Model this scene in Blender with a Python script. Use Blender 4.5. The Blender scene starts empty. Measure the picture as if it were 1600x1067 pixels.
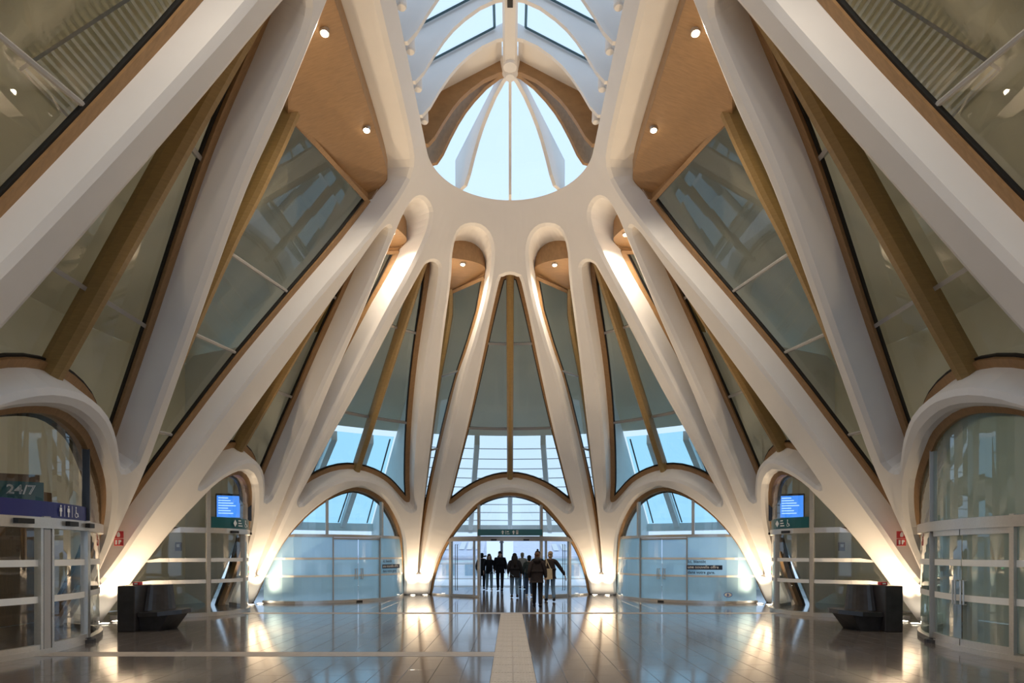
import bpy, bmesh, math, random
import numpy as np
from mathutils import Vector, Matrix
from mathutils.geometry import delaunay_2d_cdt
random.seed(4); rng = np.random.default_rng(4)
SC = bpy.context.scene
COL = SC.collection

# ------------------------------------------------------------------ camera, sky, exposure
cam_d = bpy.data.cameras.new('camera'); cam = bpy.data.objects.new('camera', cam_d); COL.objects.link(cam)
cam.location = (0, 0, 1.65); cam.rotation_euler = (math.pi/2, 0, 0)
cam_d.sensor_width = 36; cam_d.lens = 940/1600*36
cam_d.shift_x = 3/1600; cam_d.shift_y = (866-533.5)/1600
cam_d.clip_start = .05; cam_d.clip_end = 400
SC.camera = cam
W = bpy.data.worlds.new('sky'); SC.world = W; W.use_nodes = True
bg = W.node_tree.nodes['Background']; bg.inputs[0].default_value = (.67, .88, 1.14, 1); bg.inputs[1].default_value = 0.66
vs = SC.view_settings
vs.view_transform = 'Standard'; vs.look = 'None'; vs.gamma = 1; vs.use_curve_mapping = False; vs.exposure = 0.75
cy = SC.cycles
cy.use_denoising = True; cy.max_bounces = 11; cy.diffuse_bounces = 9; cy.glossy_bounces = 4
cy.transparent_max_bounces = 16; cy.sample_clamp_indirect = 6; cy.caustics_reflective = False; cy.caustics_refractive = False
WARM = (1, .74, .47); SOFT = (1, .84, .64)
UP_W = 300; DOWN_W = 190

# ------------------------------------------------------------------ materials
def mat(name, col, rough=.5, metal=0, spec=.5, noise=None, bump=0, emit=None, estr=0, coat=0):
    m = bpy.data.materials.new(name); m.use_nodes = True
    nt = m.node_tree; b = nt.nodes['Principled BSDF']
    b.inputs['Base Color'].default_value = (*col, 1); b.inputs['Roughness'].default_value = rough
    b.inputs['Metallic'].default_value = metal; b.inputs['Specular IOR Level'].default_value = spec
    b.inputs['Coat Weight'].default_value = coat; b.inputs['Coat Roughness'].default_value = .08
    if emit: b.inputs['Emission Color'].default_value = (*emit, 1); b.inputs['Emission Strength'].default_value = estr
    if noise:
        sc, amt, stretch = noise
        tc = nt.nodes.new('ShaderNodeTexCoord'); mp = nt.nodes.new('ShaderNodeMapping'); mp.inputs['Scale'].default_value = stretch
        n = nt.nodes.new('ShaderNodeTexNoise'); n.inputs['Scale'].default_value = sc; n.inputs['Detail'].default_value = 5
        r = nt.nodes.new('ShaderNodeValToRGB')
        r.color_ramp.elements[0].position = .3; r.color_ramp.elements[1].position = .7
        r.color_ramp.elements[0].color = (*[c*(1-amt) for c in col], 1); r.color_ramp.elements[1].color = (*[min(1, c*(1+amt)) for c in col], 1)
        L = nt.links.new
        L(tc.outputs['Object'], mp.inputs[0]); L(mp.outputs[0], n.inputs['Vector']); L(n.outputs[0], r.inputs[0]); L(r.outputs[0], b.inputs['Base Color'])
        if bump:
            bp = nt.nodes.new('ShaderNodeBump'); bp.inputs['Strength'].default_value = bump; bp.inputs['Distance'].default_value = .01
            L(n.outputs[0], bp.inputs['Height']); L(bp.outputs[0], b.inputs['Normal'])
    return m
def glass(name, tint=(1, 1, 1), base=.05, rough=0., gain=1., diffuse=None, dmix=0., power=4.):
    m = bpy.data.materials.new(name); m.use_nodes = True
    nt = m.node_tree; nt.nodes.clear(); L = nt.links.new; N = nt.nodes.new
    out = N('ShaderNodeOutputMaterial'); mix = N('ShaderNodeMixShader'); tr = N('ShaderNodeBsdfTransparent'); gl = N('ShaderNodeBsdfGlossy')
    tr.inputs[0].default_value = (*tint, 1); gl.inputs['Roughness'].default_value = rough; gl.inputs['Color'].default_value = (1, 1, 1, 1)
    lw = N('ShaderNodeLayerWeight'); lw.inputs[0].default_value = .5
    pw = N('ShaderNodeMath'); pw.operation = 'POWER'; pw.inputs[1].default_value = power
    ma = N('ShaderNodeMath'); ma.operation = 'MULTIPLY_ADD'; ma.inputs[1].default_value = gain; ma.inputs[2].default_value = base; ma.use_clamp = True
    L(lw.outputs['Facing'], pw.inputs[0]); L(pw.outputs[0], ma.inputs[0]); L(ma.outputs[0], mix.inputs[0])
    src = tr
    if diffuse:
        df = N('ShaderNodeBsdfDiffuse'); df.inputs[0].default_value = (*diffuse, 1)
        tl = N('ShaderNodeBsdfTranslucent'); tl.inputs[0].default_value = (*diffuse, 1)
        m0 = N('ShaderNodeMixShader'); m0.inputs[0].default_value = .5; L(df.outputs[0], m0.inputs[1]); L(tl.outputs[0], m0.inputs[2])
        m2 = N('ShaderNodeMixShader'); m2.inputs[0].default_value = dmix; L(tr.outputs[0], m2.inputs[1]); L(m0.outputs[0], m2.inputs[2]); src = m2
    L(src.outputs[0], mix.inputs[1]); L(gl.outputs[0], mix.inputs[2]); L(mix.outputs[0], out.inputs[0])
    return m
M = dict(
 shell=mat('white_lacquer', (.86, .84, .82), .42, noise=(1.3, .02, (1, 1, 1)), coat=0),
 wood=mat('oak_veneer', (.36, .21, .095), .42, noise=(3.5, .12, (1.2, 9, 2.5)), bump=.05),
 bronze=mat('bronze_fin', (.33, .215, .08), .38, noise=(6, .1, (1, 1, 6))),
 black=mat('black_gasket', (.012, .012, .012), .5),
 steel=mat('brushed_steel', (.62, .60, .57), .32, .75, noise=(30, .04, (1, 1, 1))),
 grey=mat('grey_aluminium', (.42, .41, .40), .4, .3),
 dark=mat('dark_metal', (.05, .05, .055), .35, .4),
 cream=mat('cream_plaster', (.86, .82, .665), .7, noise=(.8, .03, (1, 1, 1))),
 pale=mat('pale_plaster', (.78, .80, .78), .6, noise=(.8, .03, (1, 1, 1))),
 tile=mat('dark_stone', (.13, .115, .108), .11, spec=.9, noise=(2.2, .3, (1, 6, 1)), bump=.02),
 grout=mat('grout', (.34, .32, .31), .5),
 strip=mat('beige_stone', (.31, .28, .255), .45, noise=(9, .1, (1, 1, 1))),
 tact=mat('ribbed_stone', (.42, .385, .35), .6, noise=(14, .12, (1, 1, 1))),
 bench=mat('basalt', (.032, .03, .032), .28, noise=(7, .25, (1, 1, 1)), bump=.03),
 red=mat('red_plate', (.55, .03, .035), .4), white=mat('white_print', (.85, .85, .84), .5),
 navy=mat('navy_film', (.025, .03, .16), .35), teal=mat('teal_film', (.008, .105, .115), .35),
 film=mat('white_film', (.80, .80, .78), .5), ink=mat('dark_ink', (.02, .03, .06), .5), blueink=mat('blue_print', (.03, .12, .45), .5),
 screen=mat('display', (.02, .1, .4), .2, emit=(.05, .25, .85), estr=.7), screentxt=mat('display_text', (.5, .7, .9), .3, emit=(.5, .75, 1), estr=.7),
 lens=mat('lit_lens', (1, .9, .75), .4, emit=(1, .86, .66), estr=14),
 brown=mat('brown_panel', (.19, .115, .06), .45, noise=(4, .15, (6, 6, 1))),
 deck=mat('pale_deck', (.9, .91, .93), .35), render=mat('building_render', (.93, .88, .91), .8, noise=(1, .05, (1, 1, 1))),
 slate=mat('slate_roof', (.68, .71, .84), .6, noise=(3, .08, (1, 1, 1))), win=mat('far_window', (.40, .50, .58), .15), green=mat('green_cladding', (.80, .90, .90), .7),
 cone=mat('cone_orange', (.75, .10, .04), .5),
 greenled=mat('green_led', (.02, .5, .2), .4, emit=(.05, .8, .3), estr=1.0),
)
M['pane'] = glass('window_glass', (.94, .97, .95), .06, gain=.75)
M['sky'] = glass('skylight_glass', (.97, .99, 1), .03, gain=.4)
M['door'] = glass('door_glass', (.93, .96, .96), .07, gain=.8)
M['doorblue'] = glass('blue_tinted_door_glass', (.62, .80, .82), .10, gain=.8, diffuse=(.62, .80, .82), dmix=.35)
M['frost'] = glass('frosted_glass', (.70, .90, .98), .05, gain=.5, rough=.02, diffuse=(.58, .86, 1.0), dmix=.78)
M['bluepane'] = glass('blue_roof_glass', (.55, .86, .96), .05, gain=.4)
M['whitepane'] = glass('clear_roof_glass', (.95, .98, 1), .03, gain=.3)
# floor: gloss varies a little
def cloth(name, c, r=.85): return mat(name, c, r, spec=.2, noise=(25, .12, (1, 1, 1)))

# ------------------------------------------------------------------ object helpers
def obj(name, verts, faces, m, parent=None, smooth=False, mats=None, midx=None):
    me = bpy.data.meshes.new(name); me.from_pydata([tuple(map(float, v)) for v in verts], [], [tuple(f) for f in faces])
    me.materials.append(M[m] if isinstance(m, str) else m)
    if smooth: me.polygons.foreach_set('use_smooth', [True]*len(me.polygons))
    me.update()
    o = bpy.data.objects.new(name, me); COL.objects.link(o)
    if parent: o.parent = parent
    return o
def tag(o, label=None, cat=None, group=None, kind=None):
    if label: o['label'] = label
    if cat: o['category'] = cat
    if group: o['group'] = group
    if kind: o['kind'] = kind
    return o
def empty(name, loc=(0, 0, 0), rz=0):
    o = bpy.data.objects.new(name, None); COL.objects.link(o); o.location = loc; o.rotation_euler[2] = rz; o.empty_display_size = .2
    return o
class MB:
    def __init__(s): s.v = []; s.f = []
    def add(s, v, f):
        n = len(s.v); s.v += [tuple(map(float, q)) for q in v]; s.f += [tuple(n+i for i in q) for q in f]; return s
    def box(s, c, d, rz=0, bev=0):
        hx, hy, hz = d[0]/2, d[1]/2, d[2]/2; co, si = math.cos(rz), math.sin(rz)
        b = min(bev, hx*.9, hy*.9, hz*.9)
        if b <= 0:
            P = [(x, y, z) for z in (-hz, hz) for x, y in ((-hx, -hy), (hx, -hy), (hx, hy), (-hx, hy))]
            F = [(3, 2, 1, 0), (4, 5, 6, 7), (0, 1, 5, 4), (1, 2, 6, 5), (2, 3, 7, 6), (3, 0, 4, 7)]
        else:
            P = []; 
            for z, i in ((-hz, b), (-hz+b, 0), (hz-b, 0), (hz, b)):
                P += [(-hx+b, -hy+i, z), (hx-b, -hy+i, z), (hx-i, -hy+b, z), (hx-i, hy-b, z), (hx-b, hy-i, z), (-hx+b, hy-i, z), (-hx+i, hy-b, z), (-hx+i, -hy+b, z)]
            F = [tuple(range(7, -1, -1)), tuple(range(24, 32))]
            for k in range(3): F += [(k*8+j, k*8+(j+1) % 8, k*8+8+(j+1) % 8, k*8+8+j) for j in range(8)]
        return s.add([(c[0]+x*co-y*si, c[1]+x*si+y*co, c[2]+z) for x, y, z in P], F)
    def tube(s, pts, rad, n=8, caps=True):
        pts = [Vector(p) for p in pts]; rad = rad if hasattr(rad, '__len__') else [rad]*len(pts)
        vs = []; up = None
        for i, p in enumerate(pts):
            t = (pts[min(i+1, len(pts)-1)]-pts[max(i-1, 0)]).normalized()
            if up is None: up = Vector((0, 0, 1)) if abs(t.z) < .9 else Vector((1, 0, 0))
            a = t.cross(up).normalized(); b = a.cross(t)
            up = b
            vs += [p+a*math.cos(2*math.pi*k/n)*rad[i]+b*math.sin(2*math.pi*k/n)*rad[i] for k in range(n)]
        F = [(i*n+k, i*n+n+k, i*n+n+(k+1) % n, i*n+(k+1) % n) for i in range(len(pts)-1) for k in range(n)]
        if caps: F += [tuple(range(n)), tuple(range(len(vs)-1, len(vs)-n-1, -1))]
        return s.add(vs, F)
    def strip(s, A, B, closed=False):
        n = len(A); v = list(A)+list(B); r = n if closed else n-1
        return s.add(v, [(i, (i+1) % n, n+(i+1) % n, n+i) for i in range(r)])
    def bars(s, paths, closed=False):
        """loft between parallel paths, the last joined to the first: a bar swept along a line"""
        k = len(paths); n = len(paths[0]); v = [q for p in paths for q in p]; F = []
        r = n if closed else n-1
        for a in range(k):
            b = (a+1) % k
            F += [(a*n+i, a*n+(i+1) % n, b*n+(i+1) % n, b*n+i) for i in range(r)]
        if not closed: F += [tuple(a*n for a in range(k)), tuple(a*n+n-1 for a in reversed(range(k)))]
        return s.add(v, F)
    def sphere(s, c, r, n=10, m=7):
        r = r if hasattr(r, '__len__') else (r, r, r)
        v = [(c[0]+r[0]*math.sin(math.pi*j/m)*math.cos(2*math.pi*i/n), c[1]+r[1]*math.sin(math.pi*j/m)*math.sin(2*math.pi*i/n), c[2]+r[2]*math.cos(math.pi*j/m)) for j in range(m+1) for i in range(n)]
        return s.add(v, [(j*n+i, j*n+n+i, j*n+n+(i+1) % n, j*n+(i+1) % n) for j in range(m) for i in range(n)])
    def prism(s, poly, axis, lo, hi):
        """extrude a 2-D polygon along an axis ('x','y','z')"""
        def pt(a, b, h): return {'x': (h, a, b), 'y': (a, h, b), 'z': (a, b, h)}[axis]
        n = len(poly); v = [pt(a, b, lo) for a, b in poly]+[pt(a, b, hi) for a, b in poly]
        return s.add(v, [tuple(range(n))[::-1], tuple(range(n, 2*n))]+[(i, (i+1) % n, n+(i+1) % n, n+i) for i in range(n)])
    def build(s, name, m, parent=None, smooth=False): return obj(name, s.v, s.f, m, parent, smooth)

# ------------------------------------------------------------------ the vault's surface: a cone about (0, C), running on as two planes along the nave
C, R0, K, HT = 15.2, 10.2, .6847, 11.83
def P(p, z, d=0., dr=0.):
    """p: degrees round the apse, past 90 ten units to the metre along the nave; d along the surface normal, dr level outwards"""
    R = R0-K*z+.825*d+dr; zz = z+.565*d; a = abs(p); s = 1 if p >= 0 else -1
    if a <= 90: t = math.radians(a); return (s*R*math.sin(t), C+R*math.cos(t), zz)
    return (s*R, C-(a-90)*.1, zz)
def metric(p, z): return max(.4, R0-K*z)*math.pi/180 if abs(p) < 90 else .1
def resample(pts, step=.3, closed=True):
    """Catmull-Rom through (p, z) points, about one point per step metres"""
    n = len(pts); out = []
    for i in range(n if closed else n-1):
        g = lambda k: np.array(pts[k % n] if closed else pts[min(max(k, 0), n-1)], float)
        a, b, c, d = g(i-1), g(i), g(i+1), g(i+2)
        L = math.hypot((c[0]-b[0])*metric(*b), (c[1]-b[1])*1.21); k = max(2, int(L/step))
        for t in np.arange(k)/k:
            q = .5*((2*b)+(-a+c)*t+(2*a-5*b+4*c-d)*t*t+(-a+3*b-3*c+d)*t**3); out.append((float(q[0]), float(q[1])))
    if not closed: out.append(tuple(map(float, pts[-1])))
    return out
def area(o): return .5*sum(o[i][0]*o[(i+1) % len(o)][1]-o[(i+1) % len(o)][0]*o[i][1] for i in range(len(o)))
def offset(o, w):
    """grow (w > 0) a closed (p, z) outline by w metres"""
    n = len(o); s = 1 if area(o) > 0 else -1; r = []
    for i in range(n):
        a, b, q = o[i-1], o[(i+1) % n], o[i]; m = metric(*q)
        tx, tz = (b[0]-a[0])*m, (b[1]-a[1])*1.21; l = math.hypot(tx, tz) or 1
        r.append((q[0]+s*tz/l*w/m, q[1]-s*tx/l*w/1.21))
    return r
def inside(pt, poly):
    x, y = pt; c = False; n = len(poly); j = n-1
    for i in range(n):
        xi, yi = poly[i]; xj, yj = poly[j]
        if (yi > y) != (yj > y) and x < (xj-xi)*(y-yi)/(yj-yi)+xi: c = not c
        j = i
    return c
def cdt(outers, holes, grid=(3, .8), prange=None):
    """triangles of the (p, z) region inside outers and outside holes"""
    V = []; E = []; S = .12
    for loop in outers+holes:
        n = len(V); V += [Vector((q[0]*S, q[1])) for q in loop]; E += [(n+i, n+(i+1) % len(loop)) for i in range(len(loop))]
    ps = [q[0] for l in outers for q in l]; zs = [q[1] for l in outers for q in l]
    for p in np.arange(min(ps), max(ps), grid[0]):
        for z in np.arange(min(zs), max(zs), grid[1]):
            q = (p+.013, z+.017)
            if any(inside(q, l) for l in outers): V.append(Vector((q[0]*S, q[1])))
    r = delaunay_2d_cdt(V, E, [], 0, 1e-6)
    vv = [(v.x/S, v.y) for v in r[0]]; F = []
    for t in r[2]:
        c = (sum(vv[i][0] for i in t)/3, sum(vv[i][1] for i in t)/3)
        if any(inside(c, l) for l in outers) and not any(inside(c, l) for l in holes): F.append(t)
    return vv, F
mir = lambda o: [(-p, z) for p, z in o][::-1]

# outlines of the openings at the vault's inner face
h0 = [(3.8, 10.15), (5.8, 10.02), (9.2, 9.0), (12.3, 7.38), (15.6, 5.02), (17.1, 3.62), (17.2, 3.41), (16.4, 3.28), (15.2, 3.3), (12.1, 3.66), (8.1, 3.98), (4.1, 4.17)]
V0 = [(0, 10.2)]+h0+[(0, 4.24)]+[(-p, z) for p, z in h0[::-1]]
V36 = [(43.5, 10.17), (46.6, 10.08), (48, 9.9), (50.4, 9.2), (52.6, 8.3), (55.2, 6.67), (57.2, 5.4), (58.6, 3.9), (58.9, 3.5), (58.5, 3.3), (57.4, 3.26), (55.4, 3.6), (52.1, 3.94), (48, 4.17), (43.4, 4.24), (38.6, 4.15), (33.9, 3.9), (30, 3.5), (28.2, 3.3), (26.9, 3.27), (26.6, 3.42), (27.6, 3.95), (29.9, 5.34), (32.9, 7.2), (36.2, 9.2), (38.4, 9.95), (40.4, 10.14)]
V72 = [(80, 10.2), (82, 10.1), (83.3, 9.8), (84.4, 9), (85.4, 8.2), (87.6, 6.1), (88.5, 4.95), (89.3, 3.9), (89.4, 3.5), (88.8, 3.35), (87.6, 3.4), (85.3, 3.77), (81.6, 4.13), (78.2, 4.26), (74.6, 4.15), (71.4, 3.87), (68.8, 3.45), (67.9, 3.27), (67.2, 3.3), (67.1, 3.6), (68.3, 5.15), (69.6, 6.57), (72.2, 8.7), (75.3, 9.85), (77.4, 10.14)]
V4 = [(149.2, 10.3), (147, 10.26), (145.3, 10.05), (143.3, 9.5), (138.2, 8.03), (126.8, 5.67), (118, 3.8), (117, 3.5), (118, 3.37), (120, 3.42), (125.3, 3.82), (131.2, 4.15), (136.9, 4.31), (141, 4.34), (146, 4.28), (151, 4.08), (156, 3.75), (160, 3.42), (162, 3.35), (162.6, 3.6), (159.3, 4.66), (155.7, 6.85), (153.5, 8.3), (152, 9.5), (151, 10.1)]
S18 = [(22.4, .92), (22.9, 1.3), (25, 4.97), (27, 7.27), (30.6, 9.7), (33.8, 10.5), (34, 10.85), (32, 11.06), (27, 11.17), (20.5, 11.19), (15, 11.08), (11.8, 10.85), (10.8, 10.5), (12, 9.7), (15.4, 8.54), (18.4, 7.34), (20.9, 4.66), (21.8, 1.3)]
S54 = [(61, .95), (61.6, 1.3), (62.6, 3), (64.2, 5.2), (65.4, 6.3), (67.6, 8.36), (71.5, 9.9), (74.2, 10.55), (74.4, 10.9), (72.5, 11.07), (68, 11.18), (62, 11.18), (57.2, 11.08), (54.6, 10.85), (54, 10.5), (55.4, 9.7), (57.4, 8.8), (59.2, 7.4), (60.2, 6), (60.7, 4), (60.5, 1.3)]
S90 = [(102.6, .98), (101.6, 1.1), (101.2, 1.6), (101.2, 2.6), (98.6, 5.6), (95.4, 7.36), (90.8, 9.29), (88.4, 10.4), (88.6, 10.95), (91.5, 11.3), (97, 11.4), (110, 11.43), (126, 11.43), (140, 11.42), (145.4, 11.36), (146.4, 11.1), (144.6, 10.7), (138.9, 9.32), (133.8, 7.86), (119, 4.9), (112.4, 3.55), (108.4, 2.45), (105, 1.45), (103.7, 1.04)]
S5h = [(190, .95), (188.6, 1.05), (182, 1.6), (173, 2.9), (166.8, 4.5), (162.6, 6.2), (157.4, 9), (156, 10.4), (156.4, 11.05), (158.6, 11.36), (168, 11.42), (180, 11.43)]
S5 = S5h+[(190, 11.43)]+[(380-p, z) for p, z in S5h[:0:-1]]
D0h = [(18.9, -.5), (18.9, 0), (18.85, .55), (18.45, 1.1), (17.55, 1.7), (15.9, 2.3), (13.3, 2.92), (9.4, 3.55), (5, 3.86)]
D0 = D0h+[(0, 3.97)]+[(-p, z) for p, z in D0h[::-1]]
D36 = [(58.7, -.5), (58.65, 0), (58.5, 1), (57.6, 2.1), (54.8, 2.92), (49.8, 3.6), (43.4, 3.93), (36.6, 3.71), (32, 3.2), (28.3, 2.38), (26, 1.12), (25, 0), (24.8, -.5)]
D72 = [(90.6, -.5), (90.4, 0), (89.6, 1.1), (88.3, 2.22), (85.8, 3.1), (83.8, 3.55), (80, 3.9), (76, 3.88), (71.7, 3.45), (67.4, 2.44), (65, 1.1), (64.2, 0), (64.1, -.5)]
D4h = [(104.4, -.5), (104.6, 0), (106, 1), (110, 2.05), (118, 2.98), (128, 3.65), (134, 3.93)]
D4 = D4h+[(141, 4.06)]+[(282-p, z) for p, z in D4h[::-1]]
HOLES = {}
for nm, o in dict(V0=V0, D0=D0).items(): HOLES[nm] = resample(o, .22)
for nm, o in dict(V36=V36, V72=V72, V4=V4, S18=S18, S54=S54, S90=S90, S5=S5, D36=D36, D72=D72, D4=D4).items():
    q = resample(o, .22); HOLES[nm+'R'] = q; HOLES[nm+'L'] = mir(q)

# ------------------------------------------------------------------ vault
CH, CD = .10, .06                       # chamfer width and depth
SREV = dict(S18=.8, S54=.8, S90=.55, S5=.55)   # slots
REV = .58                               # depth of the reveals of the tall windows
shell = tag(empty('ceiling'), 'white lacquered ribbed vault rising from the floor to the skylight ring', 'vault', kind='structure')
outer = [(p, 0) for p in range(-392, 392, 6)]+[(392, z) for z in np.linspace(0, HT, 12)]+[(p, HT) for p in np.arange(390, -390, -2.)]+[(-392, z) for z in np.linspace(HT, 0, 12)]
fronts = {k: offset(o, CH) for k, o in HOLES.items()}
vv, ff = cdt([outer], list(fronts.values()), (4, .7))
obj('vault_skin', [P(*q) for q in vv], ff, 'shell', shell)
back = {}
for k, o in HOLES.items():
    b = MB(); f = fronts[k]
    b.strip([P(*q) for q in f], [P(*q, CD) for q in o], True)
    if k[0] == 'V': bk = [P(*q, REV) for q in offset(o, -.03)]
    elif k[0] == 'S': bk = [P(*q, CD, SREV[k[:-1]]) for q in offset(o, -.05)]
    else: bk = [P(*q, CD, .12) for q in o]
    b.strip([P(*q, CD) for q in o], bk, True); back[k] = bk
    b.build('reveal', 'shell', shell)
# ring and nave beams: the upstand carrying the skylight
ring = MB(); rp = [p for p in np.arange(-392, 392.1, 2.5)]
def RP(p, r, z):
    a = abs(p); s = 1 if p >= 0 else -1
    return (s*r*math.sin(math.radians(a)), C+r*math.cos(math.radians(a)), z) if a <= 90 else (s*r, C-(a-90)*.1, z)
ring.bars([[RP(p, 2.10, HT) for p in rp], [RP(p, 2.5, 11.87) for p in rp], [RP(p, 2.9, 11.87) for p in rp], [RP(p, 2.9, 11.75) for p in rp]])
ring.build('ring_upstand', 'shell', shell, True)

# ------------------------------------------------------------------ windows of the vault
def bar_along(path3, nrm, inw, w, h, closed=True):
    """rectangular bar: w inwards, h along nrm"""
    A = [Vector(q) for q in path3]
    return [A, [a+i*w for a, i in zip(A, inw)], [a+i*w+n*h for a, i, n in zip(A, inw, nrm)], [a+n*h for a, n in zip(A, nrm)]]
def nrm_at(p):
    a = np.array(P(p, 5, 1))-np.array(P(p, 5, 0)); return Vector(a)
def inward(o):
    n = len(o); s = 1 if area(o) > 0 else -1; r = []
    for i in range(n):
        a, b, q = o[i-1], o[(i+1) % n], o[i]; m = metric(*q)
        tx, tz = (b[0]-a[0])*m, (b[1]-a[1])*1.21; l = math.hypot(tx, tz) or 1
        e = .01
        d = Vector(P(q[0]-s*tz/l*e/m, q[1]+s*tx/l*e/1.21))-Vector(P(*q)); r.append(d.normalized())
    return r
def clip(poly, f):
    """part of a (p, z) polygon where f >= 0"""
    out = []; n = len(poly)
    for i in range(n):
        a, b = poly[i], poly[(i+1) % n]; fa, fb = f(a), f(b)
        if fa >= 0: out.append(a)
        if (fa >= 0) != (fb >= 0):
            t = fa/(fa-fb); out.append((a[0]+(b[0]-a[0])*t, a[1]+(b[1]-a[1])*t))
    return out
nwin = [0]
def next_window():
    nwin[0] += 1; return 'window_%d' % nwin[0]
def v_window(key, pt, pb, transoms, label, group=None):
    o = HOLES[key]; w = tag(empty(next_window(), P((pt+pb)/2, 3.5, REV)), label, 'window', group, 'structure')
    inv = Vector(w.location)
    loc = lambda L: [Vector(q)-inv for q in L]
    oo = offset(o, -.03); iw = inward(oo); nr = [nrm_at(q[0]) for q in oo]
    b = MB(); b.bars(bar_along(loc(back[key]), nr, iw, .15, .12), True); b.build('frame', 'wood', w)
    b = MB(); b.bars(bar_along(loc([Vector(q)+n*.06 for q, n in zip(back[key], nr)]), nr, iw, .19, .05), True); b.build('gasket', 'black', w)
    mp = lambda z: pb+(pt-pb)*(z-4.2)/6.0
    s = 1 if pt+pb >= 0 else -1
    lv = [99]+transoms+[-99]
    for side in (-1, 1):
        for i in range(len(lv)-1):
            q = clip(clip(clip(oo, lambda a: side*(a[0]-mp(a[1]))), lambda a: lv[i]-a[1]), lambda a: a[1]-lv[i+1])
            if len(q) < 3 or abs(area(q))*metric(*q[0]) < .02: continue
            vv, ff = cdt([q], [], (3, .8))
            if ff: obj('pane', loc([P(*v, REV+.12) for v in vv]), ff, 'pane', w)
    # mullion: a bronze fin with rounded nose
    zs = np.linspace(4.25 if pb == pt == 0 else 4.2, 10.15, 14); prof = [(-.13, .16), (-.15, .05), (-.13, -.12), (-.05, -.2), (.05, -.2), (.13, -.12), (.15, .05), (.13, .16)]
    paths = []
    for u, d in prof: paths.append(loc([P(mp(z)+u/metric(mp(z), z)*(.72 if abs(mp(z)) < 90 else 1), z, REV+d) for z in zs]))
    b = MB(); b.bars(paths); b.build('mullion', 'bronze', w)
    for zt in transoms:
        qs = sorted(p for p, in [(a[0]+(b_[0]-a[0])*(zt-a[1])/(b_[1]-a[1]),) for a, b_ in zip(oo, oo[1:]+oo[:1]) if (a[1]-zt)*(b_[1]-zt) < 0])
        if len(qs) < 2: continue
        pp = np.linspace(qs[0], qs[-1], 9); t = MB()
        t.bars([loc([P(p, zt-.03, REV+.04) for p in pp]), loc([P(p, zt+.03, REV+.04) for p in pp]), loc([P(p, zt+.03, REV+.14) for p in pp]), loc([P(p, zt-.03, REV+.14) for p in pp])]); t.build('transom', 'grey', w)
    return w
v_window('V0', 0, 0, [8.35, 5.85], 'tall glazed opening with a bronze fin directly above the open entrance')
for s, g in ((1, 'R'), (-1, 'L')):
    v_window('V36'+g, s*43.4, s*43.4, [8.35, 5.85], 'tall glazed opening with a bronze fin above a frosted blue shopfront', 'windows above the frosted shopfronts')
    v_window('V72'+g, s*80, s*78.6, [8.35, 5.85], 'tall glazed opening with a bronze fin above the doorway with a departures screen', 'windows above the screen doorways')
v_window('V4R', 149.0, 141, [8.0, 5.6], 'broad glazed opening with a bronze fin above the blue-tinted glass doors')
v_window('V4L', -149.0, -141, [8.0, 5.6], 'broad glazed opening with a bronze fin above the doors with the navy band')

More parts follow.
